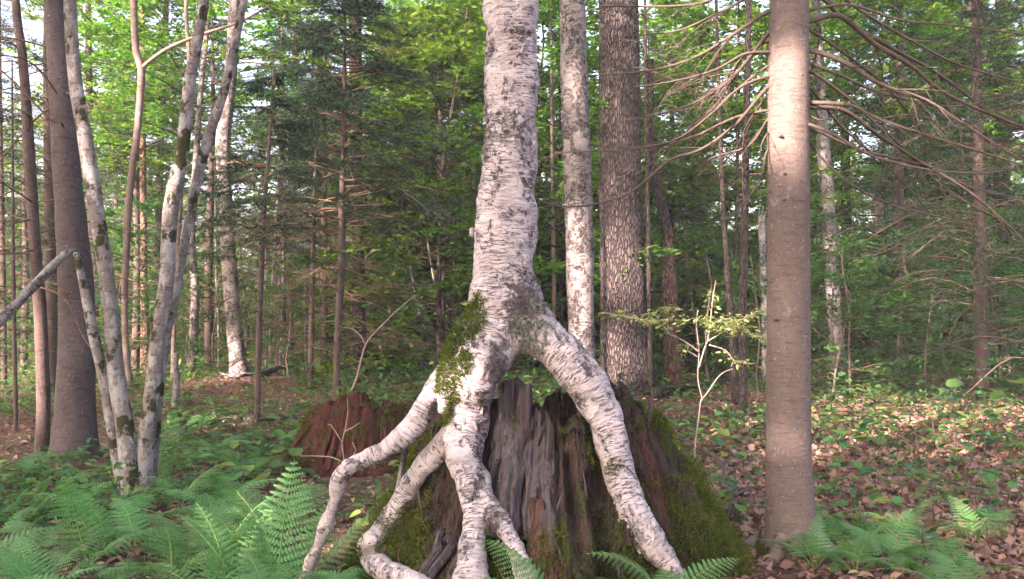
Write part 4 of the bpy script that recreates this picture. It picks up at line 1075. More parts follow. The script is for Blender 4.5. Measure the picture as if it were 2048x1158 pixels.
trunk_tree("birch_tree", "slim pale distant stem between the thick snag and the blazed trunk", "tree", [(1886,330,7),(1883,430,8),(1880,560,9),(1880,680,9)], 'birch_grey', d=24, top=9, seg=8, seed=104, crown=[(6.5, 1, .7)])
trunk_tree("hemlock_tree", "pale upper trunk seen through the fir boughs beyond the blazed group", "tree", [(2008,-80,30),(2006,80,30),(2004,260,31),(2003,440,32),(2003,690,36)], 'fir_big', d=22, top=13, seg=12, seed=105, crown=[(8.5, 3, .9)])
trunk_tree("spruce_tree", "straight dim trunk left of the fir top among background greens", "tree", [(1590,0,20),(1620,0,18),(1622,300,20),(1626,690,24)][1:], 'dark_trunk', d=25, top=12, seg=10, seed=106, crown=[(8.5, 3, .9)])
for i, (sp, d, lb) in enumerate([([(595,0,14),(590,150,16),(585,320,17),(580,560,18),(578,690,20)], 24, "pale distant trunk between the spindly spruce and the young spruce"), ([(752,330,8),(752,450,9),(754,690,10)], 26, "white distant stem glimpsed right of the young spruce"),
    ([(330,80,13),(322,260,14),(318,420,14),(312,690,16)], 22, "dim trunk seen between the two sides of the maple clump"), ([(180,330,16),(186,520,18),(190,720,20)], 20, "shaded trunk between the thick fir and the maple clump"),
    ([(288,560,14),(290,650,18),(291,712,20)], 19, "reddish decayed trunk glimpsed through the maple clump"), ([(800,180,10),(800,400,12),(798,690,14)], 24, "distant dim trunk between young spruce and big birch"), ([(1390,60,10),(1388,300,12),(1384,690,14)], 25, "distant straight trunk behind the sunlit shrub")]):
    trunk_tree("hardwood_tree", lb, "tree", sp, ['fir_big', 'birch_small', 'dark_trunk', 'dark_trunk', 'snag', 'dark_trunk', 'dark_trunk'][i], d=d, top=12, seg=10, seed=110 + i, crown=[(7.5 if i != 4 else 8, i, .9)])

# ------------------------------------------------------------------ the smooth fir on the right with its dead boughs
FD = b_(1588, 1112)
fir, fp, fr, _ = trunk_tree("fir_tree", "smooth purplish-brown fir trunk with long dead boughs beside the stump", "tree",
    [(1575,-260,70),(1577,-100,72),(1578,0,75),(1577,150,78),(1577,300,81),(1577,600,82),(1577,850,85),(1578,950,89),(1582,1040,98),(1586,1085,110),(1590,1118,128)], 'fir', d=FD, top=9, seg=40, rough=.015, step=.05, seed=120, flut=.02)
for k, (x, y) in enumerate([(1563,272),(1569,400),(1570,348),(1600,540),(1582,780),(1555,640),(1603,150)]):   # knots
    c = P(x, y, FD - .10 - (.0 if abs(x-1577) > 18 else .012)); a = Acc(); a.add(*tube([c + [0, .05, 0], c + [0, -.012, 0]], [.012, .007], 7, .02, .2, k)); kn = part("knot", a.mesh("knot"), fir, M['stick']); kn.parent = [o for o in fir.children if o.name.startswith("trunk")][0]
def fir_moss():
    rg = np.random.default_rng(15); n = 5000; th = rg.uniform(0, 6.283, n); h = abs(rg.normal(0, .07, n)); c = fp[1]
    r = fr[1]*1.02 + .05*np.exp(-h/.05) + .012*noise(th*3, h*20, 0, 5); k = noise(th*2.2, h*9, 0, 6) + .5 - h*5 > 0
    p = np.stack([c[0] + r*np.cos(th), c[1] + r*np.sin(th), gz(c[0] + r*np.cos(th), c[1] + r*np.sin(th)) + h], 1)[k]
    moss_part(p, np.stack([np.cos(th), np.sin(th), th*0 + .2], 1)[k], .02, fir, rg)
    for a, l in ((-2.4, .34), (-1.2, .30), (-.3, .42), (.9, .4), (2.6, .42), (-1.8, .22)):
        d = np.array([math.cos(a), math.sin(a), 0]); b0 = np.array([c[0], c[1], 0]); q = [b0 + d*.08 + [0, 0, .22], b0 + d*.17 + [0, 0, .07], b0 + d*l*.8, b0 + d*(l + .12)]
        q = [p_ + [0, 0, float(gz(p_[0], p_[1]))] for p_ in q]; q[2][2] -= .0; q[3][2] -= .06
        t = Acc(); t.add(*tube(q, [.05, .055, .035, .012], 9, .03, .1, int(a*10))); part("root", t.mesh("root"), fir, M['fir'])
fir_moss()
def bough(spec, w0, w1, tw, seed, dz=0.0, mat='dead', tl=.35):
    w0 *= .95; w1 *= .9
    n = len(spec); rg = np.random.default_rng(seed)
    pts = [P(x, y, FD + dz*i/(n-1)) for i, (x, y) in enumerate(spec)]
    pts = [np.array([np.interp(pts[0][2], fp[:, 2], fp[:, 0]), FD, pts[0][2]])] + pts
    rad = np.concatenate([[w0], np.linspace(w0, w1, n)])*FD/F_PX/2
    a = Acc(); a.add(*tube(pts, rad, 7, .05, .06, seed))
    bc, bc_r = catmull(pts, rad, .03)
    for t in range(tw):
        i = int(rg.uniform(.25, .97)*(len(bc)-2)); q = bc[i]; fw = bc[i+1] - bc[i]; fw /= np.linalg.norm(fw) + 1e-9
        sd = np.array([rg.normal(0, .35), rg.choice([-1, 1])*rg.uniform(.2, .8), rg.normal(-.15, .35)])
        dr = fw*rg.uniform(.4, 1.0) + sd; dr /= np.linalg.norm(dr); ll = tl*rg.uniform(.4, 1.5); r = max(.0016, bc_r[i]*.4)
        e = q + dr*ll + np.array([0, 0, -.10*ll]); m = q + dr*ll*.5 + rg.normal(0, .03*ll, 3)
        a.add(*tube([q, m, e], [r, r*.75, r*.3], 4, .06, cap=False))
        for u in range(3):
            q2 = q + (e - q)*rg.uniform(.3, .95); d2 = dr + rg.normal(0, .5, 3); l2 = ll*rg.uniform(.2, .5)
            a.add(*tube([q2, q2 + d2*l2*.5, q2 + d2*l2 + [0, 0, -.06*l2]], [r*.55, r*.45, r*.2], 3, .08, cap=False))
    part("bough", a.mesh("bough"), fir, M[mat])
BR = [
 ([(1620,42),(1680,32),(1750,88),(1820,130),(1900,192),(2048,256),(2150,300)], 13, 6, 9, .3), ([(1615,100),(1680,120),(1760,168),(1850,200),(1930,250),(2040,320)], 12, 5, 9, -.3),
 ([(1612,125),(1690,155),(1760,185),(1880,212),(1960,205),(2060,178)], 8, 3, 6, .5), ([(1618,205),(1700,210),(1750,235),(1850,270),(1950,300),(2060,335)], 9, 4, 8, -.5),
 ([(1590,240),(1660,265),(1740,310),(1860,340),(1960,346),(2015,340)], 8, 2.5, 5, -.8), ([(1618,282),(1640,312),(1700,368),(1780,408),(1870,432),(1955,452)], 6, 3, 3, .2),
 ([(1618,215),(1690,222),(1760,272),(1835,320),(1950,392),(2060,492)], 10, 6, 8, .7), ([(1618,-30),(1690,40),(1790,100),(1880,150),(2000,240),(2080,270)], 10, 5, 9, .8),
 ([(1616,-60),(1720,20),(1820,80),(1920,130),(2060,170)], 9, 4, 9, .4), ([(1616,140),(1700,200),(1800,290),(1870,360),(1960,420),(2060,460)], 7, 3, 9, 1.0),
 ([(1618,60),(1720,130),(1780,180),(1850,270),(1900,340)], 7, 3, 8, .9), ([(1618,175),(1680,250),(1760,320),(1820,380),(1920,500)], 6, 3, 7, 1.1), ([(1616,20),(1700,10),(1800,40),(1900,50),(2060,70)], 7, 3, 8, -.2), ([(1616,255),(1720,300),(1840,330),(1960,380),(2070,400)], 6, 3, 8, .9),
 # to the left
 ([(1540,22),(1480,60),(1400,110),(1330,135),(1270,145),(1200,150)], 9, 3, 8, .3), ([(1542,105),(1490,108),(1430,140),(1360,160),(1270,175)], 8, 3, 6, -.3),
 ([(1542,62),(1470,150),(1400,200),(1330,225),(1250,240)], 9, 3, 8, .6), ([(1542,152),(1480,175),(1420,230),(1350,280),(1270,295),(1180,290)], 7, 2.5, 8, -.5),
 ([(1540,220),(1470,235),(1400,268),(1330,290),(1250,300),(1110,305)], 7, 2.5, 8, .2), ([(1540,170),(1470,250),(1400,300),(1340,320),(1260,385),(1180,410),(1110,412),(1070,396)], 8, 3, 5, -.2),
 ([(1536,298),(1525,345),(1505,385),(1470,425),(1448,440)], 5, 3, 2, -.2), ([(1540,235),(1500,290),(1440,310),(1390,330)], 6, 3, 6, .3),
 ([(1542,-30),(1450,20),(1360,60),(1280,70)], 7, 3, 8, .5), ([(1540,-70),(1460,-20),(1380,10),(1200,12)], 8, 4, 6, .2), ([(1540,130),(1460,190),(1390,250),(1300,330),(1270,350)], 6, 2.5, 8, .9),
 ([(1540,190),(1500,240),(1470,300),(1440,330)], 6, 2, 6, .8), ([(1345,318),(1340,360),(1320,400),(1280,432),(1200,428),(1180,420)], 5, 2, 3, -.1), ([(1540,80),(1480,120),(1440,200),(1380,250)], 7, 3, 7, 1.0),
 ([(1616,230),(1650,240),(1700,200),(1740,190)], 3, 1.5, 4, -.5), ([(1540,262),(1520,300),(1530,340)], 4, 2, 3, -.3)]
for k, (sp, w0, w1, tw, dz) in enumerate(BR):
    if sp[0] == (1345, 318): continue
    bough(sp, w0, w1, tw, 200 + k, dz)


# ------------------------------------------------------------------ red rotten stump and sunlit shrub, sticks
def red_stump():
    d = b_(690, 945); c = P(722, 940, d); c[1] += .40; c[2] = gz(c[0], c[1])
    t = thing("rotten_stump", "crumbling crimson-brown stump with mossy edges left of the birch roots", "stump", c)
    rg = np.random.default_rng(8); nt, nz = 160, 40; th = np.linspace(-np.pi, np.pi, nt, endpoint=False); v = np.linspace(0, 1, nz)
    top = .52 + .08*noise(th*1.6, 2, 0, 81) + .05*noise(th*5, 0, 0, 82) + .03*noise(th*15, 0, 0, 83) + .12*np.exp(-((th + 2.1)/.22)**2)
    Z = -.15 + (top[None] + .15)*v[:, None]; TH = th[None] + 0*Z
    R = .60 - .20*np.clip(Z, 0, 1)/.6 - .06*np.clip(Z, 0, .2)/.2 + .05*np.sin(3*TH) + .035*(1 - abs(noise(TH*9, Z*1.1, 0, 84))) + .02*noise(TH*26, Z*1.5, 0, 85)
    R = R*(1 + .35*np.cos(TH)**2)
    Ri = R[::-1][1:14] - .07 - .01*np.arange(13)[:, None]; Zi = Z[::-1][1:14] + .01
    RR = np.vstack([R, Ri]); ZZ = np.vstack([Z, Zi]); TT = np.vstack([TH, TH[:13]]); n = len(RR)
    V = np.stack([c[0] + RR*np.cos(TT), c[1] + RR*np.sin(TT), c[2] + ZZ], -1).reshape(-1, 3); i = np.arange(n-1)[:, None]*nt; j = np.arange(nt)[None]; j2 = (j+1) % nt
    Q = np.stack([i+j, i+j2, i+nt+j2, i+nt+j], -1).reshape(-1, 4); k = len(V); V = np.vstack([V, [c + [0, 0, .36]]]); jj = np.arange(nt)
    T = np.stack([(n-1)*nt + jj, (n-1)*nt + (jj+1) % nt, np.full(nt, k)], -1)
    part("stump_wall", nmesh("stump_wall", V, [Q, T], {'bark': V - c}), t, M['wood_crimson'])
    pp = V[:nt*nz]; pth = np.tile(th, nz); pz = Z.ravel()
    w = fbm(pth*2.5, pz*3, 0, 86, 3) + .5*((pth > -1.2) & (pth < .3)) + .5*(pz > np.tile(top, nz) - .06) + .7*(pz < .10) + .8*(np.cos(pth) < -.93)
    ii = np.where(w > .55)[0]; ii = rg.choice(ii, 15000); nn = np.stack([np.cos(pth[ii]), np.sin(pth[ii]), 0*ii + .3], 1)
    moss_part(pp[ii] + rg.normal(0, .014, (len(ii), 3))*[1, 1, 1], nn, .022, t, rg)
    for k in range(10):
        an = rg.uniform(-2.9, -.3); q = c + np.array([math.cos(an)*.62*(1 + .3*math.cos(an)**2), math.sin(an)*.62, 0]); up = c + np.array([math.cos(an)*.40*(1 + .3*math.cos(an)**2), math.sin(an)*.40, rg.uniform(.34, .52)])
        a = Acc(); a.add(*tube([q, (q + up)/2 + [math.cos(an)*.03, math.sin(an)*.03, 0], up], [.03, .024, .008], 6, .05, .2, k)); part("splinter", a.mesh("splinter"), t, M['wood_crimson'])
    # dead twig sprig growing in front
    dd = d - .35; s = thing("dead_sprig", "thin pale dead sprig in front of the crimson stump", "twig", (*P(692, 940, dd)[:2], gz(*P(692, 940, dd)[:2])))
    for k, sp in enumerate([[(694,960),(688,920),(684,885),(690,860),(696,820),(694,795)], [(684,885),(672,865),(662,850),(655,848)], [(690,862),(705,855),(720,845)], [(688,925),(665,915),(635,912),(600,912)], [(694,930),(712,900),(705,885)]]):
        a = Acc(); a.add(*tube([P(x, y, dd) for x, y in sp], np.linspace(.0065, .003, len(sp)), 5, .04, .05, k)); part("stem", a.mesh("stem"), s, M['pale_twig'])
red_stump()

def shrub():
    d = 7.6; g = P(1386, 975, d); t = thing("sunlit_shrub", "bare-stemmed little shrub with sunlit yellow-green sprays", "shrub", (g[0], g[1], gz(g[0], g[1])))
    S = [([(1385,985),(1388,930),(1392,880),(1398,830),(1402,800),(1405,800),(1396,760),(1397,725),(1398,700),(1393,650),(1396,620)], 5, 0), ([(1398,735),(1408,700),(1415,680),(1420,650),(1425,600),(1427,582)], 5, .1), ([(1399,705),(1380,690),(1355,675),(1340,668),(1325,650),(1290,640),(1260,635),(1212,626)], 5, -.1),
         ([(1416,682),(1440,668),(1460,655),(1490,635),(1530,620)], 4, .15), ([(1418,690),(1450,700),(1470,722),(1510,728)], 4, -.1), ([(1402,800),(1415,785),(1440,750),(1466,737)], 4, .1), ([(1397,715),(1370,700),(1362,720),(1370,727)], 3, .05),
         ([(1345,665),(1330,645),(1310,632),(1325,615),(1355,618)], 3, -.2), ([(1420,655),(1440,640),(1465,640),(1480,660),(1535,678)], 3, .25), ([(1425,605),(1430,570),(1432,560)], 2.5, .1), ([(1396,700),(1375,690),(1366,705)], 3, 0)]
    pos = []; dr = []; rg = np.random.default_rng(17)
    for k, (sp, w, dz) in enumerate(S):
        pts = [P(x, y, d + dz*i/len(sp)) for i, (x, y) in enumerate(sp)]; r = .72*w*d/F_PX/2
        a = Acc(); a.add(*tube(pts, np.linspace(r, r*.45, len(pts)), 6, .03, .1, k)); part("stem" if k < 2 else "branch", a.mesh("branch"), t, M['pale_twig'])
        bc, _ = catmull(pts, [1]*len(pts), .012)
        if k >= 1 and k not in (5, 6, 9):
            lo = .75 if k == 1 else .35
            for q in bc[int(len(bc)*lo):]:
                for u in range(3): pos.append(q + rg.normal(0, .035, 3)*[1.2, 1.8, .45]); dr.append([rg.normal(0, 1), rg.normal(0, 1), rg.normal(0, .2)])
    for x0, x1, y in ((1290, 1420, 640), (1410, 1500, 655), (1400, 1470, 640)):
        for u in range(130): pos.append(P(rg.uniform(x0, x1), y + rg.normal(0, 7), d + rg.normal(0, .2))); dr.append([rg.normal(0, 1), rg.normal(0, 1), rg.normal(0, .15)])
    pos = np.array(pos); X, Y, Z = axes_from(np.array(dr) + [0, 0, -.25], .85, rg); tV, tF = leaf_oval(.42)
    V, F, ix = scatter(tV, tF, pos, X, Y, Z, .050*rg.uniform(.5, 1.3, len(pos))); part("foliage", nmesh("foliage", V, F, {'rnd': rg.random(len(pos))[ix]}, False), t, M['shrub_leaf'])
shrub()

def stick(label, spec, w, mat='stick', name="fallen_branch", sub=(), lift=.015):
    pts = []
    for x, y, h in spec:
        g = ground_hit(x, y); pts.append(g + [0, 0, h + lift])
    d = np.mean([p[1] for p in pts]); r = w*d/F_PX/2
    t = thing(name, label, "branch", (pts[0][0], pts[0][1], gz(pts[0][0], pts[0][1])))
    a = Acc(); a.add(*tube(pts, np.linspace(r, r*.5, len(pts)), 7, .05, .1, int(w*7))); part("stem", a.mesh("stem"), t, M[mat])
    for k, (i, dx, dy, dz) in enumerate(sub):
        a = Acc(); q = pts[i]; a.add(*tube([q, q + np.array([dx*.5, dy*.5, dz*.6]), q + np.array([dx, dy, dz])], [r*.6, r*.5, r*.2], 5, .05, .1, k)); part("twig", a.mesh("twig"), t, M[mat])
stick("dark fallen branch lying bent beside the right flank of the stump", [(1325,870,.05),(1365,905,.10),(1410,930,.12),(1442,955,.12),(1450,985,.08),(1465,1012,.06),(1455,1050,.04),(1457,1090,.0)], 9, sub=[(5, .22, .25, .02), (3, .3, .1, .05), (2, -.2, .3, .1)])
stick("grey twig on the litter right of the bent dark branch", [(1440,1060,.01),(1480,1030,.02),(1530,1000,.03),(1560,975,.02)], 6)
stick("thin dead stick in the leaf litter below the maple clump", [(395,1010,.02),(430,985,.02),(470,955,.04),(510,930,.02)], 6, 'dead')
stick("long mossy fallen log beyond the rough-barked birch", [(520,765,.1),(570,752,.14),(620,750,.14),(668,748,.12)], 11, 'dark_trunk', "fallen_log")
stick("pale bare root-like log at the foot of the rough-barked birch", [(540,752,.02),(500,755,.03),(470,758,.03),(440,752,.03)], 9, 'birch_grey', "fallen_log")
stick("dark rotting log lying behind the stump beside the hemlock", [(1310,800,.08),(1350,790,.1),(1400,783,.1),(1450,775,.08)], 20, 'dark_trunk', "fallen_log")
stick("grey fallen pole on the floor near the leaning grey birch", [(1690,745,.05),(1720,740,.06),(1755,735,.06),(1790,742,.04)], 9, 'stick', "fallen_log")
stick("mossy low log half buried in litter behind the red stump", [(400,850,.02),(450,845,.05),(520,842,.05),(590,835,.03)], 22, 'dark_trunk', "fallen_log", lift=-.02)
for k, (x, y) in enumerate([(1690,1010),(1790,960),(1900,1040),(1720,900),(1640,985),(1850,930),(1960,990),(1540,1050),(620,1000),(500,990)]):
    g = np.random.default_rng(400 + k); a_ = g.uniform(-60, 60); b2 = g.uniform(-14, 14)
    stick(["short dead twig lying on the brown leaf litter"][0], [(x - a_, y - b2, .01), (x, y, .03), (x + a_, y + b2, .01)], g.uniform(2.5, 5), 'dead', "fallen_twig")
for o in [o for o in COL.objects if o.name.startswith("fallen_twig")]: o['group'] = "dead twigs on the litter"

# ------------------------------------------------------------------ leaf litter
def litter():
    rg = np.random.default_rng(21)
    y = 3.4 + 24*rg.random(52000)**1.9; x = (rg.random(52000) - .5)*2*(y*.72 + .6)
    dens = .5 + .5*fbm(x*.9, y*.9, 0, 91, 3); keep = rg.random(len(x)) < np.clip(.55 + 1.1*(dens - .45) + .25*(x > .8), .12, 1)
    x, y = x[keep], y[keep]; n = len(x)
    ye = rg.uniform(5.5, 14, 16000); xe = ye*rg.uniform(.22, .66, 16000); x = np.concatenate([x, xe]); y = np.concatenate([y, ye])
    ins = np.hypot(x - SC[0], y - SC[1]) < .9; x, y = x[~ins], y[~ins]; n = len(x)
    pos = np.stack([x, y, gz(x, y) + rg.uniform(.0, .035, n)], 1)
    dr = rg.normal(0, 1, (n, 3))*[1, 1, .35]; X, Y, Z = axes_from(dr, .6, rg)
    h = n//3; rn = rg.random(n); parts = []; off = 0; Vs = []; Fs = []; Rs = []
    for tpl, sl in ((leaf_oval(.6, .28), slice(0, n - h)), (leaf_maple(), slice(n - h, n))):
        V, F, ix = scatter(tpl[0], tpl[1], pos[sl], X[sl], Y[sl], Z[sl], .068*rg.uniform(.4, 1.35, len(pos[sl])))
        Vs.append(V); Fs.append(F + off); Rs.append(rn[sl][ix]); off += len(V)
    o = link("leaf_litter", nmesh("leaf_litter", np.vstack(Vs), np.vstack(Fs), {'rnd': np.concatenate(Rs)}, False, [M['litter']]))
    tag(o, "reddish brown dead leaves covering the forest floor", "leaf litter", None, 'stuff')
litter()

# ------------------------------------------------------------------ ferns
def frond(seed, n=19, m=13, W=.30, stalk=.22, el=None):
    rg = np.random.default_rng(seed); V = []; F = []; R = []
    el0, el1 = el or (rg.uniform(.75, 1.05), rg.uniform(-.55, -.2)); N_ = 40; p = np.zeros(3); path = [p.copy()]; tans = []; side = rg.normal(0, .12)
    for k in range(N_):
        t = k/N_; el = el0 + (el1 - el0)*t**1.1; d = np.array([math.sin(side*t*2), math.cos(el), math.sin(el)]); d /= np.linalg.norm(d); tans.append(d); p = p + d/N_; path.append(p.copy())
    path = np.array(path); tans.append(tans[-1]); tans = np.array(tans)
    def quad(a, b, c, d, r):
        k = len(V); V.extend([a, b, c, d]); F.append((k, k+1, k+2, k+3)); R.extend([r]*4)
    for k in range(n):
        u = stalk + (1 - stalk)*(k + .3)/n; f = u*N_; i = int(f); c = path[i] + (path[min(i+1, N_)] - path[i])*(f - i); t = tans[i]
        sx = np.cross(t, [0, 0, 1.]); sx /= np.linalg.norm(sx); nz = np.cross(sx, t)
        v = (u - stalk)/(1 - stalk); ln = W*((.72 + .28*min(1, v/.22))*(1 - v)**.8 + .015)
        for s in (-1, 1):
            ax = sx*s*math.cos(.30 + .25*v) + t*math.sin(.30 + .25*v); dn = rg.uniform(.15, .38); rb = rg.random()
            mm = max(3, int(m*(ln/W)**.7 + .5)); wv = ln/mm*.98
            for q in range(mm):
                w = (q + .5)/mm; o = c + ax*ln*w - nz*dn*ln*w*w; pl = min(.30*ln, .0245)*(1 - w)**.6*(.6 + .4*min(1, w/.15)) + .003
                fa = np.cross(nz, ax)*(1 if True else 1)
                for s2 in (-1, 1):
                    dd = fa*s2*.93 + ax*.38 - nz*.12; e = o + dd*pl
                    quad(o - ax*wv*.5, o + ax*wv*.42, e + ax*wv*.12, e - ax*wv*.30, min(1, max(0, .35*rb + .4*v + rg.uniform(-.1, .25))))
    nv = len(V); a = tube(path[::4], np.linspace(.0085, .002, len(path[::4])), 4, .2, cap=False)
    V = np.vstack([np.array(V), a[0]]); Q = np.vstack([np.array(F), a[1] + nv]); R = np.concatenate([R, np.full(len(a[0]), .95)])
    return nmesh("frond", V, Q, {'rnd': R}, False, [M['fern']])
FRONDS = [frond(500 + k, 14 + k % 3, 12, .27 + .03*(k % 3)) for k in range(6)]
FERN_N = 0
def fern(pos, size, nf, seed, label, group, arc=None, mat=None, tilt=0.0):
    rg = np.random.default_rng(seed); t = thing("fern", label, "fern", (pos[0], pos[1], gz(pos[0], pos[1]) - .01) if len(pos) == 2 else pos, group=group)
    for k in range(nf):
        a = (arc[0] + (arc[1] - arc[0])*(k + .5)/nf if arc else k/nf*6.283 + seed) + rg.normal(0, .25); s = size*rg.uniform(.75, 1.12)
        me = FRONDS[rg.integers(len(FRONDS))]
        if mat is not None: me = me.copy(); me.materials.clear(); me.materials.append(mat)
        link("frond", me, t, (0, 0, 0), (rg.normal(tilt + .05, .24), rg.normal(0, .24), a), (s*rg.uniform(.85, 1.1), s, s))
    return t
def clear_of(x, y):
    if np.hypot(x - SC[0], y - SC[1]) < 1.12: return False
    for (px, py) in ((148, 912), (268, 1000), (85, 905), (1588, 1112)):
        q = ground_hit(px, py)
        if np.hypot(x - q[0], y - q[1]) < .28: return False
    return True
rgf = np.random.default_rng(77); placed = []
def fern_patch(n, x0, x1, y0, y1, size, label, group, mind=.24, dens=0.0):
    c = 0
    for tr in range(n*30):
        px, py = rgf.uniform(x0, x1), rgf.uniform(y0, y1); g = ground_hit(px, py)
        if not clear_of(g[0], g[1]) or any((g[0]-q[0])**2 + (g[1]-q[1])**2 < mind**2 for q in placed): continue
        if noise(g[0]*1.1, g[1]*1.1, 0, 97) < dens: continue
        placed.append(g); sz = rgf.uniform(.75, 1.2); lab = ("small " if sz < .9 else "large " if sz > 1.06 else "") + label
        if n == 46:
            dm = np.hypot(g[0] - P(272, 1004, MD)[0], g[1] - MD); df = np.hypot(g[0] - P(149, 912, 8.4)[0], g[1] - 8.4)
            lab = ("small" if sz < .9 else "large" if sz > 1.06 else "mid-sized") + " green fern " + ("close to the foot of the maple clump" if dm < 1.1 else "near the foot of the thick fir" if df < 1.5 else "in the dense open bed in front of the maple clump")
        fern((g[0], g[1]), size*sz, int(rgf.integers(4, 7)), int(rgf.integers(1e6)), lab, group); c += 1
        if c >= n: break
fern_patch(46, -160, 480, 925, 1290, .50, "green fern in the dense bed below the thick fir and maple clump", "ferns of the bed below the maple clump", .26, -.55)
fern_patch(16, 380, 760, 1050, 1330, .50, "green fern growing at the foot of the leftmost birch root", "ferns at the foot of the leftmost birch root", .26)
fern_patch(14, 300, 640, 830, 960, .42, "shaded fern between the maple clump and the crimson stump", "ferns between the clump and the crimson stump", .35)
fern_patch(16, 1630, 1960, 1075, 1260, .40, "low fern in the patch right of the smooth fir's foot", "ferns at the smooth fir's foot", .22)
# the tall frond facing the viewer and the pale ones beside it
UPF = [frond(540 + k, 16, 14, .36, .12, (1.30 - .08*k, .75)) for k in range(3)]
g = P(572, 1230, 4.72); tf = thing("fern", "tall upright broad fern in front of the crimson stump", "fern", (g[0], g[1], float(gz(g[0], g[1])) - .01))
for k, (a, sc_, tx) in enumerate([(.05, .78, 0), (.55, .66, .05), (-.7, .58, .06), (1.3, .6, .2), (-1.5, .6, .2)]):
    link("frond", UPF[k % 3], tf, (.03*k - .05, .02*k, 0), (-tx, 0, a), (sc_,)*3)
g = P(455, 1235, 4.75); tf = thing("fern", "broad half-raised fern left of the tall upright fern", "fern", (g[0], g[1], float(gz(g[0], g[1])) - .01))
for k, (a, sc_, tx) in enumerate([(.4, .6, .1), (-.5, .58, .15), (1.4, .55, .2)]):
    link("frond", UPF[(k + 1) % 3], tf, (.03*k, .02*k, 0), (-tx, 0, a), (sc_,)*3)
g = ground_hit(470, 1150); fern((g[0], g[1]), .55, 3, 8, "pale yellow-green fern beside the tall upright fern", None, (.3, 2.0), M['fern_pale'])
g = ground_hit(215, 1075); fern((g[0], g[1]), .42, 3, 9, "pale yellow-green fern in the bed left of the maple clump's foot", None, None, M['fern_pale'])
fern(tuple(P(1105, 1235, 4.02)), .52, 5, 11, "bright fern growing against the front of the big stump between birch roots", None, (-.9, 1.5))
fern(tuple(P(1330, 1215, 4.10)), .44, 5, 13, "spreading fern at the tip of the arching birch root", None, (-1.9, 1.2))
fern(tuple(P(1200, 1200, 4.05)), .28, 4, 14, "small fern tuft at the stump's front under the arching root", None)
fern(tuple(P(660, 1240, 4.35)), .50, 6, 15, "fern spreading beneath the bent left birch root", None)

# ------------------------------------------------------------------ broad-leaved seedlings
HL = {}
for nm, tp in (("round", leaf_round(12)), ("maple", leaf_maple()), ("oval", leaf_oval(.62))):
    HL[nm] = []
    for k in range(4):
        V, F = tp; HL[nm].append(nmesh("leaf", V*[1, 1, 1.6], F, {'rnd': np.full(len(V), k/3.0)}, False, [M['herb']]))
def seedling(pos, h, kind, nl, ls, seed, label, group=None, name="seedling"):
    rg = np.random.default_rng(seed); z = gz(pos[0], pos[1]); t = thing(name, label, "seedling", (pos[0], pos[1], z), group=group)
    lean = rg.normal(0, .15, 2); tip = np.array([lean[0]*h, lean[1]*h, h])
    a = Acc(); pth = [np.array([0, 0, -.03]), tip*.5 + [rg.normal(0, .02), 0, 0], tip]; a.add(*tube(pth, [.005, .004, .002], 4, .1)); part("stem", a.mesh("stem"), t, M['dead'], True)
    for k in range(nl):
        f = .45 + .55*(k + 1)/nl; an = k*2.4 + rg.normal(0, .3); q = tip*f; l = ls*rg.uniform(.7, 1.2)
        e = q + np.array([math.cos(an), math.sin(an), .15])*l*.55
        ps = Acc(); ps.add(*tube([q, e], [.0022, .0014], 3, .2, cap=False)); pt = part("petiole", ps.mesh("petiole"), t, M['dead'], True)
        link("leaf", HL[kind][rg.integers(4)], pt, tuple(e), (rg.normal(-.15, .22), rg.normal(0, .25), an - math.pi/2), (l, l, l))
rgh = np.random.default_rng(55); hp = []
def seed_patch(n, x0, x1, y0, y1, h, ls, label, group, kinds=("round", "maple", "oval"), mind=.2):
    c = 0
    for tr in range(n*20):
        g = ground_hit(rgh.uniform(x0, x1), rgh.uniform(y0, y1))
        if not clear_of(g[0], g[1]) or any((g[0]-q[0])**2 + (g[1]-q[1])**2 < mind**2 for q in hp): continue
        kd = kinds[rgh.integers(len(kinds))]; hh = rgh.uniform(.5, 1.3); lab = ('low ' if hh < .75 else 'tall ' if hh > 1.05 else '') + {'round': 'round-leaved ', 'maple': 'lobed-leaved ', 'oval': 'oval-leaved '}[kd] + label.replace('broad-leaved ', '').replace('round-leaved ', '')
        hp.append(g); seedling(g, h*hh, kd, int(rgh.integers(3, 7)), ls*rgh.uniform(.7, 1.3), int(rgh.integers(1e6)), lab, group); c += 1
        if c >= n: break
seed_patch(75, 1630, 2080, 800, 1120, .24, .095, "broad-leaved seedling on the litter right of the smooth fir", "seedlings on the litter right of the fir")
seed_patch(62, 1640, 2080, 775, 930, .34, .105, "leafy seedling in the sunlit patch beyond the smooth fir", "seedlings in the sunlit patch", ("round", "maple"), .15)
seed_patch(18, 1360, 1540, 840, 1060, .26, .11, "broad-leaved seedling between the big stump and the smooth fir", "seedlings between stump and fir")
seed_patch(16, 330, 600, 860, 1010, .22, .13, "round-leaved seedling on the litter left of the crimson stump", "seedlings left of the crimson stump", ("round",))
seed_patch(8, 600, 760, 960, 1120, .16, .08, "small seedling under the bent left birch root", "seedlings under the bent root", ("oval", "round"), .12)
for k, (px, py, h, ls, lb) in enumerate([(1948,905,.95,.17,"tall thin seedling with big drooping leaves at the edge of the sunlit patch"), (1742,950,.55,.15,"bushy seedling with pale round leaves in the sunlit patch"), (2035,900,.8,.16,"big-leaved seedling at the right-hand edge of the sunlit patch"), (1680,700,.9,.2,"leafy sprout beside the leaning grey birch")]):
    g = ground_hit(px, py); seedling(g, h, "round", 9, ls, 700 + k, lb)

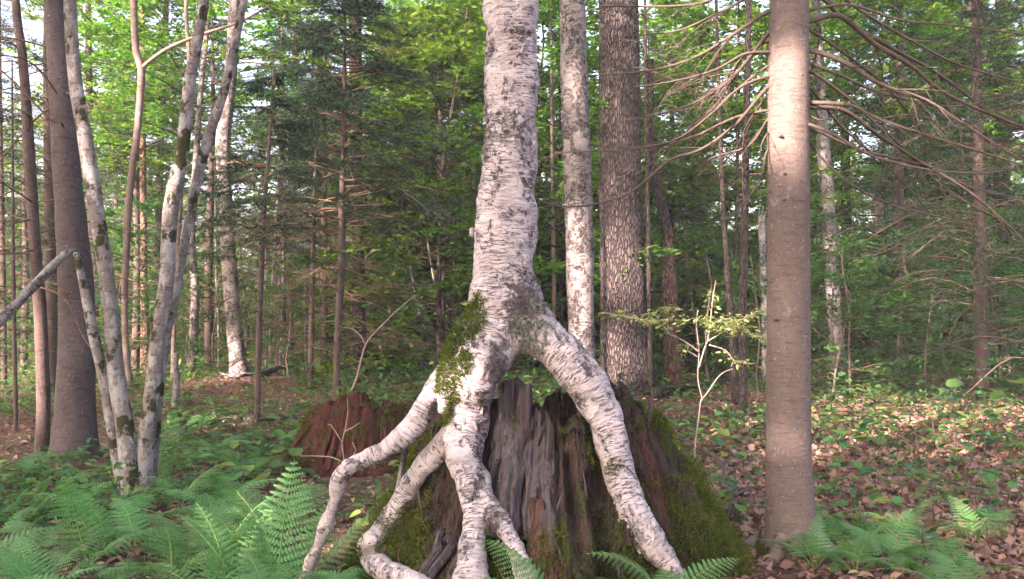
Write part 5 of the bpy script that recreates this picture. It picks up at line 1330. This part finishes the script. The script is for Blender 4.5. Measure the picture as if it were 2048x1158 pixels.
# low herb layer, further back
def herbs():
    rg = np.random.default_rng(31); n = 60000
    y = 6.2 + 30*rg.random(n)**1.5; x = (rg.random(n) - .5)*2*(y*.70 + .5)
    dn = fbm(x*.55, y*.55, 0, 95, 3) + .25*(y > 9) - .36*((x > 1.6) & (y < 12.5)) - .35*((x > -2.6) & (x < -1) & (y > 6.5) & (y < 8.5))
    k = dn > rg.normal(-.02, .16, n); x, y = x[k], y[k]; n = len(x)
    ok = np.hypot(x - SC[0], y - SC[1]) > 1.1; x, y = x[ok], y[ok]; n = len(x)
    hgt = np.abs(rg.normal(.10, .09, n)) * (1 + .6*fbm(x*.8, y*.8, 0, 96, 2)) + .02
    pos = np.stack([x, y, gz(x, y) + hgt], 1); X, Y, Z = axes_from(rg.normal(0, 1, (n, 3))*[1, 1, .3], .35, rg); tV, tF = leaf_oval(.6)
    V, F, ix = scatter(tV, tF, pos, X, Y, Z, (.05 + .0032*y)*rg.uniform(.6, 1.5, n))
    o = link("ground_cover", nmesh("ground_cover", V, F, {'rnd': rg.random(n)[ix]}, False, [M['herb']])); tag(o, "low green herb layer spreading over the shaded forest floor", "herbs", None, 'stuff')
herbs()
def boulders():
    for k, (x, y, s) in enumerate([(1995, 690, .42), (2028, 684, .5), (2012, 668, .35)]):
        g = P(x, y, 23.0 + k*.4); g[2] = gz(g[0], g[1]); rg = np.random.default_rng(k)
        u = np.linspace(0, np.pi, 14); v = np.linspace(0, 2*np.pi, 22, endpoint=False); U, W = np.meshgrid(u, v, indexing='ij')
        D_ = np.stack([np.sin(U)*np.cos(W), np.sin(U)*np.sin(W), np.cos(U)], -1).reshape(-1, 3); r = s*(1 + .22*fbm(D_[:, 0]*1.5 + k*5, D_[:, 1]*1.5, D_[:, 2]*1.5, 9, 3))
        V = D_*r[:, None]*[1.1, .9, .8]; i = np.arange(13)[:, None]*22; j = np.arange(22)[None]
        Q = np.stack([i+j, i+22+j, i+22+(j+1) % 22, i+(j+1) % 22], -1).reshape(-1, 4)
        o = link("boulder", nmesh("boulder", V, Q, {'bark': V}, True, [M['boulder']]), None, (g[0], g[1], g[2] + s*.3)); tag(o, "pale lavender boulder at the far edge beyond the blazed trunk", "boulder", "pale boulders beyond the blazed trunk")
boulders()

# ------------------------------------------------------------------ understory and background trees (copies)
PROTO = []
def proto(name, label, group, k, kind):
    root = thing(name, label, "tree" if kind != 'sap' else "sapling", (0, 0, 0), group=group)
    if kind == 'hard':
        t, l, c = CROWNS[k]; link("trunk", t, root); link("limbs", l, root); link("crown", c, root)
    elif kind == 'sap':
        t, l, c = hardwood(150 + k, H=2.6, R=1.25, zmin=.12, nb=17, twigs=7, leaves=12, lsize=.10, r0=.018, tpl=leaf_oval(.5), bend=.2)
        t.materials.append(M['maple_thin']); l.materials.append(M['twig']); c.materials.append(M['leaf_dark']); link("trunk", t, root); link("limbs", l, root); link("crown", c, root)
    else:
        a = Acc(); a.add(*tube([[0,0,-.2],[.05,0,3],[0,.05,6],[0,0,9]], [.12,.1,.07,.02], 8, .5, .05, k)); t = a.mesh("trunk"); t.materials.append(M['spruce']); link("trunk", t, root)
        l, c = conifer_crown(600 + k, .7, 9, 2.3, .2, 120, 24, .3, 0, nn=12, nl=.05, tl=.2); l.materials.append(M['twig']); c.materials.append(M['needle']); link("limbs", l, root); link("crown", c, root)
    return root
PH = [proto("hardwood_tree", "leafy background hardwood filling the forest behind the named trunks", "leafy background hardwoods", k, 'hard') for k in range(5)]
PS = [proto("maple_sapling", "small leafy understory sapling with layered green leaves in the background", "leafy understory saplings", k, 'sap') for k in range(4)]
PC = [proto("conifer_tree", "dark needled conifer filling the shaded background", "dark background conifers", k, 'con') for k in range(3)]
used = set()
def place(p, x, y, s, rz, dz=0.0):
    o = p if p.name not in used else copy_tree(p); used.add(p.name if o is p else o.name)
    o.location = (x, y, float(gz(x, y)) + dz); o.rotation_euler = (0, 0, rz); o.scale = (s, s, s)
    px = 1024 + F_PX*x/y
    lm = ["the thick dark fir", "the maple clump", "the rough-barked birch", "the young spruce", "the big birch", "the massive hemlock", "the sunlit shrub", "the smooth fir", "the thick snag", "the blazed trunk"][int(np.searchsorted([170, 360, 600, 880, 1110, 1320, 1500, 1680, 1860], px))]
    far = "close" if y < 18 else ("some way" if y < 30 else "far")
    kd = {'h': "leafy hardwood with a bright green crown", 'm': "small leafy sapling with layered green leaves", 'c': "dark needled conifer"}[o.name[0]]
    o['label'] = kd + " " + far + " behind " + lm
    return o
rgb = np.random.default_rng(88); bg = []
def field(protos, n, px0, px1, y0, y1, s0, s1, mind):
    c = 0
    for tr in range(n*25):
        y = rgb.uniform(y0, y1); x = (rgb.uniform(px0, px1) - 1024)/F_PX*y
        if any((x-q[0])**2 + (y-q[1])**2 < mind**2 for q in bg): continue
        bg.append((x, y)); place(protos[rgb.integers(len(protos))], x, y, rgb.uniform(s0, s1), rgb.uniform(0, 6.28)); c += 1
        if c >= n: break
field(PC, 8, -150, 1000, 19, 30, .6, .95, 2.2)
field(PC, 6, 1250, 2250, 20, 32, .75, 1.1, 2.5)
field(PH, 24, -300, 2350, 20, 34, .8, 1.25, 2.0)
field(PC, 9, -300, 2350, 34, 48, .8, 1.15, 2.5)
field(PH, 34, -400, 2450, 34, 60, 1.0, 1.6, 2.6)
bg = []
field(PS, 60, -300, 2350, 23, 38, 1.4, 2.3, 1.3)
field(PC, 34, -300, 2350, 25, 42, .40, .66, 1.5)
bg = []
field(PS, 10, -100, 900, 14, 22, .7, 1.2, 1.2)
field(PS, 16, 1230, 2150, 12.5, 22, .7, 1.3, 1.3)
for (px, d, s, k) in [(1700, 13.5, .95, 0), (1800, 16, 1.0, 1), (1850, 14.5, .8, 2), (2000, 15, 1.1, 3), (1420, 15, 1.0, 1), (1520, 13, .8, 2), (240, 15, 1.2, 0), (150, 17, 1.3, 3), (480, 19, 1.3, 2)]:
    place(PS[k], (px - 1024)/F_PX*d, d, s, px*.1)
for (px, d, s, k) in [(1965, 13.5, .95, 0), (2110, 11.5, .9, 1), (1800, 17, 1.0, 2), (-60, 12.5, .9, 1), (800, 20, .9, 0), (560, 19, .9, 2), (420, 17.5, .8, 0), (650, 17, .7, 1), (880, 17, .75, 2)]:
    place(PC[k], (px - 1024)/F_PX*d, d, s, px*.1)
for (px, d, s, k) in [(900, 16, 1.15, 0), (840, 20, 1.3, 1), (960, 23, 1.5, 2), (1090, 19, 1.3, 3), (1340, 18, 1.2, 4), (1420, 21, 1.3, 0), (1740, 19, 1.2, 3)]:
    place(PH[k], (px - 1024)/F_PX*d, d, s, px*.1)

# ------------------------------------------------------------------ unseen hardwoods added behind the viewer for shade, crowns cut for sun patches
SUNLIT = [  # (px, py, depth, radius): spots lit through openings cut in those crowns
 (1562,240,FD - .1,.06),(1572,228,FD - .1,.04),(1555,870,FD - .1,-.02),(1160,510,8.6,.20),(1160,575,8.6,.18),(1162,668,8.6,.20),(1160,820,8.6,.2),(1400,640,7.6,.42),(1400,720,7.6,.34),(1300,635,7.6,.22),(1490,640,7.6,.3),(1215,740,13.6,.3),
 (1720,850,0,.30),(1790,840,0,.7),(1860,845,0,.9),(1930,850,0,1.0),(1990,850,0,.8),(1900,885,0,.4),(1940,900,0,.3),(2030,880,0,.3),(1800,1065,0,.22),(1860,1050,0,.2),(1700,1070,0,.12),(1740,800,0,.3),(1880,960,0,.14),(1650,830,0,.2),
 (1720,115,FD,.0),(1850,265,FD,.05),(1760,290,FD,.0),
 (446,285,14.2,.45),(455,250,14.2,.3),(388,600,16.2,.35),(82,700,9,.14),(85,800,9,.12),(83,640,9,.12),(685,300,12.2,.2),(283,140,10.5,.2),(275,300,10.5,.2),(395,330,7,.18),(165,300,7,.14),(150,100,7,.14),
 (930,790,4.6,.03),(965,480,4.7,.03),(1740,640,20.5,.5),(1755,450,20.3,.4),(1342,640,14.5,.3),(480,770,14.2,.4),(560,1020,5.2,.2)]
def shade_trees():
    rg = np.random.default_rng(64)
    S = np.array([[*(P(x, y, d) if d else ground_hit(x, y)), r] for x, y, d, r in SUNLIT])
    trees = [(-7,-7.2,10.2,2.0,4.2),(-9.4,-11.2,11.8,2.3,4.8),(-4.5,-10.8,11.2,2.3,4.8),(-12,-7.2,10.5,2.0,4.2),(-2,-7.4,10.5,2.0,4.0),(-15.5,-8.0,10.0,2.6,5.0),(-13,-9.5,9.5,2.6,5.0),(-10.6,-8.2,9.6,2.5,5.2),(-8.2,-9.6,9.8,2.5,5.4),(-5.1,-8.4,9.4,2.5,5.2),(-3.3,-9.4,9.2,2.5,5.2),(-.8,-8.4,9.0,2.5,5.2),(2.0,-9.2,9.0,2.6,5.0),
             (-18,-6.0,11,2.8,5.5),(-19,-11,19,2.6,4.5),(-15,-12.5,20,2.6,4.5),(-11,-11.5,19.5,2.6,4.5),(-8.0,-14.5,20,2.6,4.5),(-3,-11.5,19.5,2.6,4.5),(1,-12.5,19,2.6,4.5),(-23,-9,17,2.8,6),(-12,-13,13.5,3.0,5),(-7.6,-15.4,14,3.0,5),(-2,-13.2,13.2,3.0,5),(-16.5,-12,14,3,5)]
    tV, tF = leaf_simple(.7)
    for k, (x, y, zc, R, Hh) in enumerate(trees):
        x -= .33*(5 - y); zc += .09*(5 - y)
        root = thing("maple_tree", "tall unseen maple added behind the viewer with its crown cut to shape sun and shade", "tree", (x, y, float(gz(x, y))), group="added shade maples behind the viewer")
        a = Acc(); tp = [[x, y, -.2], [x + rg.normal(0, .2), y, zc*.4], [x, y + rg.normal(0, .2), zc], [x, y, zc + Hh]]; a.add(*tube(tp, [.22, .17, .11, .02], 10, .5, .05, k))
        part("trunk", a.mesh("trunk"), root, M['dark_trunk'])
        l = Acc(); n = 8500 if zc < 12 else (5200 if zc < 15 else 2600)
        ncl = 130; cc = rg.normal(0, 1, (ncl, 3)); cc /= np.linalg.norm(cc, axis=1)[:, None]; cc = cc*rg.random((ncl, 1))**.42*[R, R, Hh] + [x, y, zc]
        for q in cc[:40]:
            z = max(zc - Hh*.8, q[2] - .9); w = np.linspace([x, y, z], q, 9)[:, None] - S[None, :, :3]; t = w @ L
            if (np.linalg.norm(w - t[..., None]*L, axis=2) < S[None, :, 3] + .03).any(): continue
            l.add(*tube([[x, y, z], [(x + q[0])/2, (y + q[1])/2, (z + q[2])/2 + .1], q], [.04, .025, .008], 4, .6, cap=False))
        part("limbs", l.mesh("limbs"), root, M['dark_trunk'])
        pos = cc[rg.integers(ncl, size=n)] + rg.normal(0, .42, (n, 3))*[1, 1, .6]
        w = pos[:, None] - S[None, :, :3]; t = w @ L; dist = np.linalg.norm(w - t[..., None]*L, axis=2)
        w2 = pos[:, None] - np.array([[-.02, 4.6, z] for z in np.arange(1.8, 3.5, .15)] + [[fp[0][0] - .08, FD - .1, z] for z in (.05, .2, .35, 1.1, 1.25, 1.4, 1.55, 1.7, 1.85, 2.0, 3.45)])[None]; t2 = w2 @ L
        pos = pos[(dist > S[None, :, 3] + .23).all(1) | (np.linalg.norm(w2 - t2[..., None]*L, axis=2) < .24).any(1)]; n = len(pos)  # leaves removed along the sunbeams, kept where trunks should stay shaded
        X, Y, Z = axes_from(rg.normal(0, 1, (n, 3)), 1.0, rg)
        V, F, ix = scatter(tV, tF, pos, X, Y, Z, .20*rg.uniform(.7, 1.3, n)); part("crown", nmesh("crown", V, F, {'rnd': rg.random(n)[ix]}, False), root, M['leaf'])
shade_trees()

# ------------------------------------------------------------------ thin evening haze in the wood
def haze():
    x0, x1, y0, y1, z0, z1 = -118, 118, -66, 178, -1.4, 29.0
    V = np.array([[x, y, z] for z in (z0, z1) for y in (y0, y1) for x in (x0, x1)])
    Q = np.array([[0, 2, 3, 1], [4, 5, 7, 6], [0, 1, 5, 4], [2, 6, 7, 3], [0, 4, 6, 2], [1, 3, 7, 5]])
    m, nt, out = new_mat("thin_haze"); v = nt.nodes.new("ShaderNodeVolumePrincipled"); v.inputs["Density"].default_value = .0019; v.inputs["Color"].default_value = (.95, .94, .97, 1)
    nt.links.new(v.outputs[0], out.inputs["Volume"])
    o = link("haze", nmesh("haze", V, Q, None, False, [m])); tag(o, "thin pale haze hanging in the forest air", "haze", None, 'stuff')
haze()
